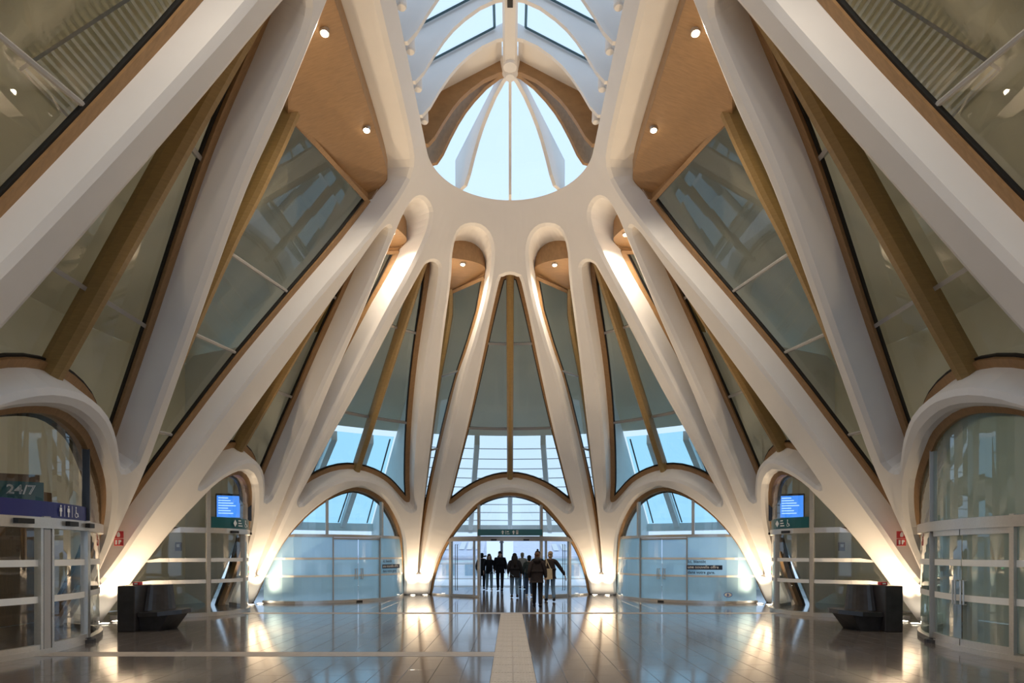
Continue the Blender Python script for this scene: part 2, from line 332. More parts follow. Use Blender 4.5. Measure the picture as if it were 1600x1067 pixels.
ntrim = [0]
def edges_at(o, z):
    r = [a[0]+(b[0]-a[0])*(z-a[1])/(b[1]-a[1]) for a, b in zip(o, o[1:]+o[:1]) if (a[1]-z)*(b[1]-z) < 0]
    return (min(r), max(r)) if len(r) >= 2 else None
def s_window(key, zs_top, fin_out, fin_p, transoms, label, slabel, group=None, sgroup=None, fin_u=.5):
    """folded glazing of a slot: two ruled panes from the jambs out to a fin, a timber soffit over them"""
    sv = SREV[key[:-1]]+.06; o = HOLES[key]; oo = offset(o, -.05); w = tag(empty(next_window(), P(fin_p, 2, CD, .8)), label, 'window', group, 'structure'); inv = Vector(w.location)
    z0 = 1.25
    def jamb(z, side):
        e = edges_at(oo, z) or (fin_p, fin_p); p = e[0] if side < 0 else e[1]
        return Vector(P(p, z, CD, sv))
    def fin(z):
        e = edges_at(oo, z) or (fin_p, fin_p); a, b = Vector(P(e[0], z, CD, sv)), Vector(P(e[1], z, CD, sv))
        t = (z-z0)/(zs_top-z0); pf = e[0]+(e[1]-e[0])*fin_u
        return Vector(P(pf, z, CD, sv+fin_out*max(0, t)**1.15))
    lv = [z0]+[t for t in sorted(transoms) if t < zs_top-.3]+[zs_top]
    for side in (-1, 1):
        for i in range(len(lv)-1):
            zz = np.linspace(lv[i], lv[i+1], 5); b = MB()
            b.strip([jamb(z, side)-inv for z in zz], [fin(z)-inv for z in zz]); b.build('pane', 'pane', w)
            if i:
                z = lv[i]; a, c = jamb(z, side)-inv, fin(z)-inv; t = MB(); t.tube([a, c], .04, 6); t.build('transom', 'grey', w)
        zz = np.linspace(z0, zs_top, 12); J = [jamb(z, side)-inv for z in zz]
        iw = [(fin(z)-jamb(z, side)).normalized() for z in zz]; nr = [nrm_at(fin_p)]*12
        b = MB(); b.bars(bar_along([j-n*.08 for j, n in zip(J, nr)], nr, iw, .14, .1)); b.build('frame', 'wood', w)
        b = MB(); b.bars(bar_along([j-n*.04 for j, n in zip(J, nr)], nr, iw, .175, .06)); b.build('gasket', 'black', w)
    zz = np.linspace(z0, zs_top+.15, 12)
    b = MB(); c = [fin(z)-inv for z in zz]; n = nrm_at(fin_p); n.z = 0; n.normalize(); t = Vector((-n.y, n.x, 0))
    wd = [min(.11, .03+.02*i) for i in range(12)]
    b.bars([[q+t*a*k-n*d for q, a in zip(c, wd)] for k, d in ((-1, -.04), (-1, .18), (-.5, .27), (.5, .27), (1, .18), (1, -.04))]); b.build('mullion', 'bronze', w)
    # soffit
    ntrim[0] += 1; tr = tag(empty('trim_%d' % ntrim[0], fin(zs_top)), slabel, 'soffit', sgroup, 'structure'); iv = Vector(tr.location)
    n = len(o); i0 = [i for i in range(n) if oo[i][1] > zs_top]; k = next(i for i in i0 if (i-1) % n not in i0); arc = []
    while k % n in i0: arc.append(k % n); k += 1
    rim = [Vector(P(*oo[i], CD, sv-.08)) for i in arc]; a, c, f = jamb(zs_top, -1), jamb(zs_top, 1), fin(zs_top)
    if (rim[0]-a).length > (rim[0]-c).length: a, c = c, a
    loop = [a]+rim+[c, f]; m = len(loop)
    G = np.array([[q.x, q.y, 1] for q in loop]); wt = np.array([6.]+[1.]*(m-3)+[6., 6.])[:, None]; co = np.linalg.lstsq(G*wt, np.array([[q.z] for q in loop])*wt, rcond=None)[0][:, 0]
    plane = lambda x, y: co[0]*x+co[1]*y+co[2]
    cen = sum(loop, Vector())/m; cen.z = plane(cen.x, cen.y)
    dn = [Vector((q.x, q.y, plane(q.x, q.y)))-iv for q in loop]; hi = [Vector((q.x, q.y, max(q.z, plane(q.x, q.y))+.12))-iv for q in loop]; lo = [Vector((q.x, q.y, min(q.z, plane(q.x, q.y))-.01))-iv for q in loop]
    b = MB(); b.add(dn, [tuple(range(m))]); b.strip(lo, hi, True); b.add(hi, [tuple(range(m))]); b.build('soffit_panel', 'wood', tr)
    for e in (a, c):
        t = MB(); d = (f-e).normalized(); t.tube([e-iv+Vector((0, 0, -.05)), f-iv+Vector((0, 0, -.05))], .07, 4); t.build('edge_batten', 'wood', tr)
    return cen, loop, a, c, f, plane
LAMPS = []
for s, g in ((1, 'R'), (-1, 'L')):
    r = s_window('S18'+g, 10.45, 1.5, s*22.4, [7.9, 5.5, 3.2], 'narrow folded glazing in the slot beside the open entrance arch', 'small rounded timber soffit heading the slot beside the open entrance', 'slot windows beside the entrance', 'soffits beside the entrance')
    LAMPS.append((r[0], 'small downlight in the rounded soffit beside the entrance arch', 'downlights beside the entrance', (r[1][len(r[1])//2]-r[0])*.25, r[5]))
    r = s_window('S54'+g, 10.45, 1.5, s*62, [7.9, 5.5, 3.2], 'narrow folded glazing in the slot between frosted shopfront and screen doorway', 'small rounded timber soffit heading the slot beside the frosted shopfront', 'slot windows beside the shopfronts', 'soffits beside the shopfronts')
    LAMPS.append((r[0], 'small downlight in the rounded soffit beside the frosted shopfront', 'downlights beside the shopfronts', (r[1][len(r[1])//2]-r[0])*.3, r[5]))
    r = s_window('S90'+g, 10.6, .9, s*104, [8.0, 6.4, 4.4, 2.6], 'wide folded glazing under the big timber soffit above the stone bench', 'large timber soffit with two downlights beside the skylight beam', 'folded windows above the benches', 'large soffits beside the skylight', fin_u=.57 if s > 0 else .43)
    for lx, ly, lab, grp in ((3.15, 13.2, 'round downlight at the glass edge of the large timber soffit', 'downlights by the glass'), (3.3, 10.7, 'round downlight midway along the large timber soffit', 'downlights along the soffit')):
        LAMPS.append((Vector((s*lx, ly, r[5](s*lx, ly))), lab, grp, Vector(), r[5]))
    r = s_window('S5'+g, 10.6, .9, s*190, [7.6, 5.2, 3], 'wide folded glazing with louvred grilles seen behind it', 'large timber soffit over the folded glazing by the louvred grilles', 'folded windows by the grilles', 'soffits by the grilles')
    for ly in (6.6, 3.8): LAMPS.append((Vector((s*3.3, ly, r[5](s*3.3, ly))), 'round downlight in the timber soffit by the louvred grilles', 'downlights by the grilles', Vector(), r[5]))

# ------------------------------------------------------------------ doors: upright bowed glass walls standing in the arches
def arch_fn(o):
    pts = sorted(set(q for q in o if q[1] > -.2)); ps = np.array([q[0] for q in pts]); zs = np.array([q[1] for q in pts])
    return lambda p: float(np.interp(p, ps, zs))
ndoor = [0]
TR = 2.28
class Door:
    def __init__(s, key, label, group=None):
        ndoor[0] += 1; o = HOLES[key]; s.o = o; pp = [q[0] for q in o]; s.pa, s.pb = min(pp), max(pp)
        s.root = tag(empty('door_%d' % ndoor[0], P((s.pa+s.pb)/2, 0, 0, -2)), label, 'door', group, 'structure'); s.inv = Vector(s.root.location)
        s.arch = arch_fn(o)
        # plan line of the glass: smooth bow following the leaning arch
        gp = np.linspace(s.pa, s.pb, 61); r = np.array([R0-K*max(0, s.arch(p))+.30 for p in gp])
        for _ in range(3): r[1:-1] = (r[:-2]+2*r[1:-1]+r[2:])/4
        s.gp, s.gr = gp, r
        n = len(o); b = MB(); iw = inward(o); bk = [Vector(q)-s.inv for q in back[key]]
        nr = [Vector((*(Vector(P(q[0], 0, 0, 1))-Vector(P(q[0], 0))).to_2d(), 0)) for q in o]
        b.bars(bar_along(bk, nr, iw, .13, .3), True); b.build('arch_trim', 'wood', s.root)
        b = MB(); b.bars(bar_along([q+m*.2 for q, m in zip(bk, nr)], nr, iw, .19, .06), True); b.build('arch_gasket', 'black', s.root)
    def R(s, p): return float(np.interp(p, s.gp, s.gr))
    def at(s, p, z, off=0.):
        a = abs(p); sg = 1 if p >= 0 else -1; r = s.R(p)+off
        v = (sg*r*math.sin(math.radians(a)), C+r*math.cos(math.radians(a)), z) if a <= 90 else (sg*r, C-(a-90)*.1, z)
        return Vector(v)-s.inv
    def top(s, p): return max(0.03, s.arch(p)-.04)
    def pane(s, p0, p1, z0, z1, m, name='pane', off=0., parent=None, th=0):
        pp = np.linspace(p0, p1, max(3, int(abs(p1-p0)/1.2)+2))
        lo = [s.at(p, min(z0, s.top(p)), off) for p in pp]; hi = [s.at(p, max(z0, min(z1, s.top(p))), off) for p in pp]
        b = MB()
        if th: b.bars([lo, hi, [s.at(p, max(z0, min(z1, s.top(p))), off+th) for p in pp], [s.at(p, min(z0, s.top(p)), off+th) for p in pp]])
        else: b.strip(lo, hi)
        return b.build(name, m, parent or s.root)
    def rail(s, p0, p1, z0, z1, m='steel', name='rail', off=-.05, th=.1, parent=None):
        while s.arch(p0) < z0+.02 and abs(p0-p1) > .5: p0 += .25*np.sign(p1-p0)
        while s.arch(p1) < z0+.02 and abs(p0-p1) > .5: p1 -= .25*np.sign(p1-p0)
        return s.pane(p0, p1, z0, z1, m, name, off, parent, th)
    def post(s, p, z0, z1, w=.07, m='steel', name='post', parent=None, dep=.12):
        z1 = min(z1, s.top(p)); a = s.at(p, z0); d = (s.at(p+.05, 0)-s.at(p-.05, 0)).normalized(); n = Vector((d.y, -d.x, 0))
        b = MB(); q = [a+d*w/2*i+n*dep/2*j for i, j in ((-1, -1), (1, -1), (1, 1), (-1, 1))]
        b.add(q+[v+Vector((0, 0, z1-z0)) for v in q], [(3, 2, 1, 0), (4, 5, 6, 7), (0, 1, 5, 4), (1, 2, 6, 5), (2, 3, 7, 6), (3, 0, 4, 7)])
        return b.build(name, m, parent or s.root)
    def frame_at(s, p):
        """origin-free axes at p: viewer's right, towards the hall"""
        d = (s.at(p+.1, 0)-s.at(p-.1, 0)).normalized()
        n = Vector((d.y, -d.x, 0)); w = s.at(p, 0)+s.inv
        if n.dot(Vector((0, C, 0))-w) < 0: n = -n
        if abs(p) > 90 and n.x*w.x > 0: n = -n
        return Vector((-n.y, n.x, 0)), n
def pull_handle(d, p, z0, z1, parent, w=.07, m='steel'):
    r, n = d.frame_at(p); a = d.at(p, 0); b = MB()
    q = lambda x, z, k: a+r*x+n*k+Vector((0, 0, z))
    b.tube([q(-w/2, z0, .02), q(-w/2, z0, .07), q(-w/2, z1, .07), q(-w/2, z1, .02)], .014, 6)
    b.tube([q(w/2, z0, .02), q(w/2, z0, .07), q(w/2, z1, .07), q(w/2, z1, .02)], .014, 6)
    return b.build('handle', m, parent)
DG = None
def text_mesh(body, size, bold=0.0):
    cu = bpy.data.curves.new('t', 'FONT'); cu.body = body; cu.size = size; cu.offset = bold; cu.resolution_u = 2
    o = bpy.data.objects.new('t', cu); COL.objects.link(o)
    me = bpy.data.meshes.new_from_object(o.evaluated_get(bpy.context.evaluated_depsgraph_get()))
    V = [tuple(v.co) for v in me.vertices]; F = [tuple(p.vertices) for p in me.polygons]
    bpy.data.objects.remove(o); bpy.data.curves.remove(cu); bpy.data.meshes.remove(me)
    return V, F
def lettering(body, size, org, right, nrm, m, parent, name='lettering', bold=0.):
    V, F = text_mesh(body, size, bold); up = Vector((0, 0, 1))
    return obj(name, [Vector(org)+right*v[0]+up*v[1]+nrm*.0 for v in V], F, m, parent)
def flat(name, org, right, nrm, poly, m, parent):
    up = Vector((0, 0, 1)); return obj(name, [Vector(org)+right*a+up*b for a, b in poly], [tuple(range(len(poly)))], m, parent)
def figure_icon(org, right, nrm, h, m, parent, wheel=False):
    b = MB(); up = Vector((0, 0, 1)); q = lambda a, c: Vector(org)+right*a*h+up*c*h
    k = 10; b.add([q(.09*math.cos(6.283*i/k), .9+.09*math.sin(6.283*i/k)) for i in range(k)], [tuple(range(k))])
    if wheel:
        b.add([q(-.06, .78), q(.04, .78), q(.06, .45), q(.3, .42), q(.4, .1), q(.3, .08), q(.24, .34), q(-.06, .38)], [tuple(range(8))])
        k = 14; A = [q(.05+.24*math.cos(2.6+4.4*i/k), .25+.24*math.sin(2.6+4.4*i/k)) for i in range(k)]; B = [q(.05+.18*math.cos(2.6+4.4*i/k), .25+.18*math.sin(2.6+4.4*i/k)) for i in range(k)]
        b.strip(A, B)
    else: b.add([q(-.15, .76), q(.15, .76), q(.18, .42), q(.08, .42), q(.07, 0), q(-.07, 0), q(-.08, .42), q(-.18, .42)], [tuple(range(8))])
    return b.build('pictogram', m, parent)

# entrance in the middle, leaves slid open
d = Door('D0', 'open glazed entrance under the central arch with people walking through')
d.pane(-18, -8.6, TR+.1, 9, 'door'); d.pane(-8.6, 8.6, TR+.1, 9, 'door'); d.pane(8.6, 18, TR+.1, 9, 'door')
for p in (-8.6, 8.6): d.post(p, TR, 9, .09, 'grey')
hd = d.rail(-18, 18, TR-.12, TR+.06, 'grey', 'header', -.1, .2)
for p in (-4.6, 4.6): d.rail(p-.8, p+.8, TR-.11, TR-.05, 'black', 'sensor', -.15, .05, hd)
for s in (1, -1):
    d.pane(s*15.4, s*18.2, .06, TR-.12, 'door'); d.rail(s*9, s*18.7, 0, .07, 'steel', 'sill')
    d.post(s*15.4, 0, TR, .06, 'grey')
    lf = d.pane(s*9.8, s*15.2, .08, TR-.13, 'door', 'leaf', -.06)
    for p in (9.8, 15.2): d.post(s*p, .02, TR-.1, .05, 'grey', 'stile', lf)
    d.rail(s*9.8, s*15.2, .02, .1, 'grey', 'bottom_rail', -.09, .06, lf); pull_handle(d, s*13.9, .25, TR-.25, lf, .1, 'dark')
    d.post(s*8.6, 0, TR, .08, 'steel')
    lf = d.pane(s*8.5, s*9.3, .08, TR-.13, 'door', 'leaf', .12); d.post(s*8.4, .02, TR-.1, .04, 'grey', 'stile', lf)
r, n = d.frame_at(0)
sg = tag(empty('hanging_sign', d.at(0, TR+.08, -.14)+d.inv), 'long teal sign with white arrow pictograms above the open entrance', 'sign')
b = MB(); b.box((0, 0, .12), (2.45, .08, .24), 0, .01); b.build('sign_panel', 'teal', sg)
def sg_flat(poly, m='white'): return flat('pictogram', (0, -.043, 0), Vector((1, 0, 0)), Vector((0, -1, 0)), poly, m, sg)
ar = [(0, .2), (.06, .13), (.025, .13), (.025, .05), (-.025, .05), (-.025, .13), (-.06, .13)]
sg_flat([(a-.28, c) for a, c in ar]); sg_flat([(a+.13, c) for a, c in ar])
sg_flat([(-.17, .05), (-.15, .05), (-.15, .19), (-.17, .19)]); sg_flat([(-.12, .06), (-.02, .06), (-.02, .08), (-.12, .08)]); sg_flat([(-.12, .13), (-.05, .13), (-.05, .17), (-.12, .17)])
sg_flat([(.23, .05), (.31, .05), (.31, .2), (.23, .2)]); sg_flat([(.245, .12), (.295, .12), (.295, .18), (.245, .18)], 'teal')

# frosted shopfronts
for s in (-1, 1):
    d = Door('D36R' if s > 0 else 'D36L', 'frosted blue shopfront with double doors and text in the %s' % ('wide pane by the cone' if s > 0 else 'narrow pane by the entrance column'))
    P1 = [26, 36.2, 42.6, 48.8, 58]
    for a, c in ((25.4, 35.4), (35.4, 50.2), (50.2, 58)): d.pane(s*a, s*c, TR+.06, 9, 'door')
    for a in (35.4, 50.2): d.post(s*a, TR, 9, .09, 'steel')
    d.rail(s*25.2, s*58.4, TR-.05, TR+.05, 'steel', 'transom')
    d.rail(s*25.2, s*58.4, 0, .09, 'steel', 'sill', -.08, .16)
    panes = [(25.2, 36), (49, 58.4)]
    for a, c in panes:
        pn = d.pane(s*a, s*c, .09, TR-.05, 'frost')
        for z in (.88, 1.47): d.rail(s*a, s*c, z, z+.07, 'film', 'film_band', -.012, .004, pn)
    for a, c in ((36.2, 42.5), (42.7, 48.8)):
        lf = d.pane(s*a, s*c, .09, TR-.12, 'frost', 'leaf')
        for z in (.88, 1.47): d.rail(s*a, s*c, z, z+.07, 'film', 'film_band', -.012, .004, lf)
        d.rail(s*a, s*c, TR-.12, TR-.06, 'grey', 'top_rail', -.04, .08, lf)
        pull_handle(d, s*(42.6+(.8 if c > 43 else -.8)), .8, 1.15, lf)
    for a in (36.1, 48.9): d.post(s*a, .05, TR, .035, 'grey')
    d.rail(s*41.8, s*43.4, 0, .05, 'black', 'floor_hinge', -.12, .05)
    # lettering stands in the pane to the viewer's right of the doors
    p0 = 49.6 if s > 0 else -35.4
    for k, (t, z) in enumerate((('Ici, bientôt', 1.36), ('une nouvelle offre', 1.18), ('dans votre gare.', 1.00))):
        pm = p0+2.6; r, n = d.frame_at(pm); org = d.at(pm, z)-r*(.5 if s > 0 else .46)+n*.05
        if k == 1: flat('text_bar', org+n*.0-r*.03+Vector((0, 0, -.045)), r, n, [(0, 0), (1.14, 0), (1.14, .15), (0, .15)], 'ink', d.root)
        lettering(t, .135, org+n*.006, r, n, 'white' if k == 1 else 'ink', d.root, bold=.003)
    if s > 0:
        pm = 56.2; r, n = d.frame_at(pm); org = d.at(pm, .3)+n*.02; k = 20
        flat('logo', org, r, n, [(.14*math.cos(6.2832*i/k), .085*math.sin(6.2832*i/k)) for i in range(k)], 'blueink', d.root)
        flat('logo', org+n*.003, r, n, [(.12*math.cos(6.2832*i/k), .068*math.sin(6.2832*i/k)) for i in range(k)], 'film', d.root)
        lettering('B', .12, org+n*.006-r*.04-Vector((0, 0, .042)), r, n, 'blueink', d.root, 'logo', .004)
# doorways with the screens
for s in (-1, 1):
    d = Door('D72R' if s > 0 else 'D72L', 'clear bowed glass doorway with a departures screen behind %s' % ('beside the cone pane' if s > 0 else 'beside the seat near the navy band'))
    for a, c in ((65, 84), (84, 90)): d.pane(s*a, s*c, TR+.08, 9, 'door')
    d.post(s*84, 0, 9, .1, 'steel'); d.post(s*67.6, 0, 9, .07, 'steel'); d.post(s*75.6, 0, TR, .05, 'grey')
    hd = d.rail(s*65, s*90, TR-.06, TR+.08, 'steel', 'header', -.07, .14)
    for p in (70, 79.5): d.rail(s*(p-.9), s*(p+.9), TR-.05, TR+.02, 'black', 'sensor', -.13, .06, hd)
    bd = d.rail(s*68, s*83.6, TR+.08, TR+.38, 'teal', 'sign_band', -.02, .01)
    r, n = d.frame_at(s*79); org = d.at(s*79, TR+.13)+n*.06-r*(.3 if s > 0 else 0)
    flat('pictogram', org, r, n, [(0, 0), (.07, .1), (0, .2), (-.07, .1)], 'white', bd)
    for k in range(3): flat('pictogram', org+r*.12, r, n, [(0, .02+.07*k), (.16-.03*k, .02+.07*k), (.16-.03*k, .05+.07*k), (0, .05+.07*k)], 'white', bd)
    figure_icon(org+r*.4, r, n, .2, 'white', bd, True)
    d.rail(s*64.6, s*90, 0, .1, 'steel', 'sill', -.08, .16)
    for a, c, nm in ((64.8, 67.6, 'pane'), (67.9, 75.4, 'leaf'), (75.8, 83.6, 'leaf'), (84.3, 90, 'pane')):
        pn = d.pane(s*a, s*c, .1, TR-.06, 'door', nm)
        for z in (.88, 1.45):
            d.rail(s*a, s*c, z, z+.1, 'film', 'film_band', -.012, .004, pn)
    q = d.post(s*67.2, 1.0, 1.3, .05, 'black', 'card_reader', dep=.2); d.post(s*67.2, 1.08, 1.14, .055, 'greenled', 'status_light', q, .21)
# doors of the first bay: navy band on one side, blue glass on the other
d = Door('D4L', 'sliding glass doors under a navy band with toilet pictograms')
for a, c in ((106, 129), (129, 153), (153, 176)): d.pane(-a, -c, TR-.02, 9, 'door')
d.post(-129, 0, TR, .09, 'steel'); d.post(-129, TR, 9, .04, 'dark'); d.post(-153, 0, 9, .1, 'steel')
hd = d.rail(-106, -176, TR-.2, TR-.02, 'steel', 'header', -.08, .16)
for p in (130.2, 137, 147, 159): d.rail(-(p-1.3), -(p+1.3), TR-.14, TR-.06, 'black', 'sensor', -.16, .08, hd)
bd = d.rail(-129.6, -174, TR-.02, TR+.25, 'navy', 'sign_band', -.02, .01)
r, n = d.frame_at(-137); org = d.at(-137, TR+.02)+n*.04
for k in range(3): figure_icon(org+r*(.22*k-.2), r, n, .2, 'white', bd, k == 2)
for k in range(2): flat('pictogram', org+r*(.22*k-.1), r, n, [(0, 0), (.012, 0), (.012, .2), (0, .2)], 'white', bd)
d.rail(-105, -176, 0, .09, 'steel', 'sill', -.07, .14); d.post(-142.2, 0, TR, .14, 'grey')
for a, c in ((106, 128.6), (129.8, 141), (143.2, 154), (154.4, 175)):
    pn = d.pane(-a, -c, .09, TR-.2, 'door', 'leaf' if 129 < a < 150 else 'pane')
    for z in (.85, 1.45): d.rail(-a, -c, z, z+.11, 'film', 'film_band', -.012, .004, pn)
    if 129 < a < 150:
        for q in (a, c): d.post(-q, .05, TR-.2, .05, 'steel', 'stile', pn)
        d.rail(-a, -c, .05, .17, 'steel', 'bottom_rail', -.05, .08, pn)
d = Door('D4R', 'blue-tinted glass double doors with steel pull handles')
for a, c in ((106, 128.5), (128.5, 176)): d.pane(a, c, TR-.02, 9, 'doorblue')
d.post(128.5, 0, 9, .04, 'grey'); d.rail(106, 176, TR-.2, TR-.02, 'steel', 'header', -.07, .14); d.rail(105, 176, 0, .09, 'steel', 'sill', -.07, .14); d.post(148.6, 0, TR, .07, 'steel')
for a, c in ((106, 128.2), (129.6, 138.9), (139.1, 148.2), (149, 175)):
    pn = d.pane(a, c, .12, TR-.2, 'doorblue', 'leaf' if 129 < a < 145 else 'pane')
    for z in (.85, 1.45): d.rail(a, c, z, z+.11, 'film', 'film_band', -.012, .004, pn)
    if 129 < a < 145:
        d.rail(a, c, TR-.3, TR-.2, 'steel', 'top_rail', -.04, .08, pn); d.rail(a, c, .08, .2, 'steel', 'bottom_rail', -.04, .08, pn); pull_handle(d, 139+(1.0 if c > 140 else -1.0), .8, 1.2, pn)
# door stops on the floor
for s in (-1, 1):
    q = (s*8.0, C-4.0, 0); b = MB()
    k = 14; b.prism([(.24*math.cos(6.2832*i/k), .24*math.sin(6.2832*i/k)) for i in range(k)], 'z', 0, .07); b.prism([(.17*math.cos(6.2832*i/k), .17*math.sin(6.2832*i/k)) for i in range(k)], 'z', .07, .1)
    o = b.build('door_stop', 'dark'); o.location = q; tag(o, 'round dark floor stop at the foot of the %s' % ('blue-tinted doors' if s > 0 else 'doors with the navy band'), 'door stop')

# ------------------------------------------------------------------ floor
FL = tag(empty('floor', (0, 10, 0)), 'polished dark stone floor of long tiles with beige bands', 'floor', kind='structure')
b = MB(); b.box((0, 3, -.08), (44, 58, .13)); b.build('floor_bed', 'grout', FL)
TW, TL, GAP = .4, .8, .004
tm = MB(); tm.box((0, 0, -.0075), (TW-GAP, TL-GAP, .015), 0, .0025)
base = tm.build('floor_tile', 'tile', FL); tiles = []
Y1, Y2 = 16.86, 9.94
for i in range(-28, 28):
    x = .34+.2+i*TW if i >= 0 else -.26+.2+i*TW
    for j in range(0, 40):
        y = -1+j*TL+(TL/2 if i % 2 else 0)
        if abs(x) > 11.6 or y > 30: continue
        if abs(x) > .95*y: continue
        tiles.append((y if abs(x) < .86*y and y > 7.4 else y+60, x, y))
mid = []
for j in range(0, 18):
    y = Y1+.08+TL/2+j*TL
    if y < 30: mid.append(y)
tiles.sort(); rest = MB(); n = 0
for k, x, y in tiles:
    if abs(y-Y1) < TL/2+.2 or (abs(y-Y2) < TL/2+.2 and x < .3):
        continue
    if n < 300:
        o = base if n == 0 else base.copy()
        if n: COL.objects.link(o)
        o.location = (x, y-10, 0); n += 1
    else: rest.add([(a+x, c+y-10, e) for a, c, e in tm.v], tm.f)
for k, x, y in tiles:                     # shortened tiles either side of the bands
    for yb in (Y1, Y2):
        if abs(y-yb) < TL/2+.2 and (yb == Y1 or x < .3):
            for lo, hi in ((y-TL/2, min(yb-.225, y+TL/2)), (max(yb+.225, y-TL/2), y+TL/2)):
                if hi-lo > .03: rest.box((x, (lo+hi)/2-10, -.0075), (TW-GAP, hi-lo-GAP, .015))
for y in mid: rest.box((.04, y-10, -.0075), (.6-GAP, TL-GAP, .015))
tag(rest.build('far_tiles', 'tile', FL), kind='stuff')
b = MB(); b.box((0, Y1-10, -.006), (23, .44, .015)); b.build('stone_band', 'strip', FL)
b = MB(); b.box((-5.6, Y2-10, -.006), (11.9, .44, .017)); b.build('stone_band', 'strip', FL)
for k in range(22):                       # ribbed guiding strip: slabs with raised ribs
    y = Y1-.1-.3-k*.6
    for x in (-.11, .19):
        b = MB(); b.box((0, 0, -.004), (.296, .596, .014))
        for q in range(7): b.box((-.126+.042*q, 0, .005), (.02, .58, .006))
        o = b.build('guiding_slab', 'tact', FL); o.location = (x, y-10, 0)
# ------------------------------------------------------------------ outer roof and rooms round the vault
OR = lambda z: 24.08-1.538*z
def ring_sheet(bm, ps, prof):
    for (r0, z0), (r1, z1) in zip(prof, prof[1:]): bm.strip([RP(p, r0, z0) for p in ps], [RP(p, r1, z1) for p in ps])
roof = tag(empty('outer_roof', (0, C, 8)), 'cream sloping outer roof seen through the tall windows', 'roof', kind='structure')
I = Vector(roof.location); sub = lambda L: [Vector(q)-I for q in L]
b = MB(); ps = list(np.arange(-392, 392.1, 4)); ring_sheet(b, ps, [(2.95, 11.9), (OR(12.4), 12.7), (11.8, (24.08-11.8)/1.538)])
psf = list(np.arange(-62, 62.1, 4)); ring_sheet(b, psf, [(11.8, (24.08-11.8)/1.538), (13, 7.2)])
b.v = [tuple(Vector(q)-I) for q in b.v]; b.build('roof_lining', 'cream', roof)
wl = tag(empty('wall_outer', (0, C, 0)), 'cream wall of the rooms behind the glass doors', 'wall', kind='structure'); I2 = Vector(wl.location)
for s in (-1, 1):
    b = MB(); ring_sheet(b, [s*p for p in np.arange(62, 393, 4)], [(11.8, 0), (11.8, 8.1)]); b.v = [tuple(Vector(q)-I2) for q in b.v]; b.build('wall_panel', 'cream', wl)
    for p0 in (65.6, 22.5):
        b = MB(); th = .7 if p0 == 22.5 else .5; pr = [(10.9, 0), (10.9, 8.4), (19.2, 3.2), (19.2, 0)] if p0 == 22.5 else [(10.75, 0), (5.9, 8.2), (11.4, 8.2), (19.2, 3.2)]
        b.bars([[RP(s*(p0+k*th), r, z) for r, z in pr] for k in (0, 1)]); b.v = [tuple(Vector(q)-I2) for q in b.v]
        n = 4; b.f = [(0, 1, 2, 3), (7, 6, 5, 4)]+[(i, (i+1) % 4, 4+(i+1) % 4, 4+i) for i in range(4)]
        b.build('partition', 'pale', wl)
    b = MB(); ring_sheet(b, [s*p for p in np.arange(23, 63, 3)], [(18.9, .5), (18.9, 2.9)]); b.v = [tuple(Vector(q)-I2) for q in b.v]; b.build('added_backlight_glazing', 'whitepane', wl)  # clear glazing added here so sky light reaches the frosted shopfronts from behind
    b = MB(); ring_sheet(b, [s*p for p in np.arange(23, 63, 3)], [(18.9, 0), (18.9, .5)]); b.v = [tuple(Vector(q)-I2) for q in b.v]; b.build('wall_plinth', 'pale', wl)
# glazed end of the nave behind the camera
ew = tag(empty('window_back_offscreen', (0, C-30.1, 0)), 'tall glazed end wall of the nave with steel posts', 'window', kind='structure')
for x in range(-10, 10, 2): b = MB(); h = min(11.8, (R0-min(abs(x), abs(x+2)))/K); b.add([(x, 0, 0), (x+2, 0, 0), (x+2, 0, max(.3, h)), (x, 0, max(.3, h))], [(0, 1, 2, 3)]); b.build('pane', 'sky', ew)
for x in range(-10, 11, 2): b = MB(); b.box((x, 0, max(.4, min(11.8, (R0-abs(x))/K))/2), (.1, .2, max(.4, min(11.8, (R0-abs(x))/K)))); b.build('post', 'steel', ew)
wb = tag(empty('wall_back', (0, C-30.2, 0)), 'white end wall either side of the glazed nave end', 'wall', kind='structure')
for s in (-1, 1): b = MB(); b.prism([(s*R0, 0), (s*12.2, 0), (s*12.2, 8.3), (s*5.2, 12.9), (s*2.1, 12.9), (s*2.1, HT)], 'y', -.1, .1); b.build('wall_panel', 'shell', wb)
b = MB(); b.box((0, 5.2, 12.05), (6.2, 10.4, .2)); b.build('ceiling_panel', 'shell', wb)
# glazed skirt of the roof
gz = tag(empty('window_%d' % (nwin[0]+1), (0, C+16, 4)), 'glazed roof skirt with rafters and louvres beyond the entrance', 'roof glazing', kind='structure'); nwin[0] += 1; I3 = Vector(gz.location)
sl = [(13, 7.2), (19, 3.3)]
def gp(p, t, up=0): return Vector(RP(p, 13+6*t, 7.2-3.9*t+up))-I3
raf = [p for p in np.arange(-20.4, 20.5, 6.8)]
for p in raf:
    b = MB(); w = .24
    A = []
    for du, dz in ((-1, 0), (1, 0), (1, -.45), (-1, -.45)): A.append([gp(p+math.degrees(w/2*du/(13+6*t)), t, dz) for t in np.linspace(0, 1.0, 5)])
    b.bars(A); b.build('rafter', 'pale', gz)
for a, c in zip([-23]+raf, raf+[23]):
    b = MB(); b.add([gp(a, 0), gp(c, 0), gp(c, 1), gp(a, 1)], [(0, 1, 2, 3)]); b.build('pane', 'whitepane', gz)
    for t in np.linspace(.12, .93, 9):
        q = MB(); q.tube([gp(a, t, -.02), gp(c, t, -.02)], .022, 4); q.build('louvre', 'grey', gz)
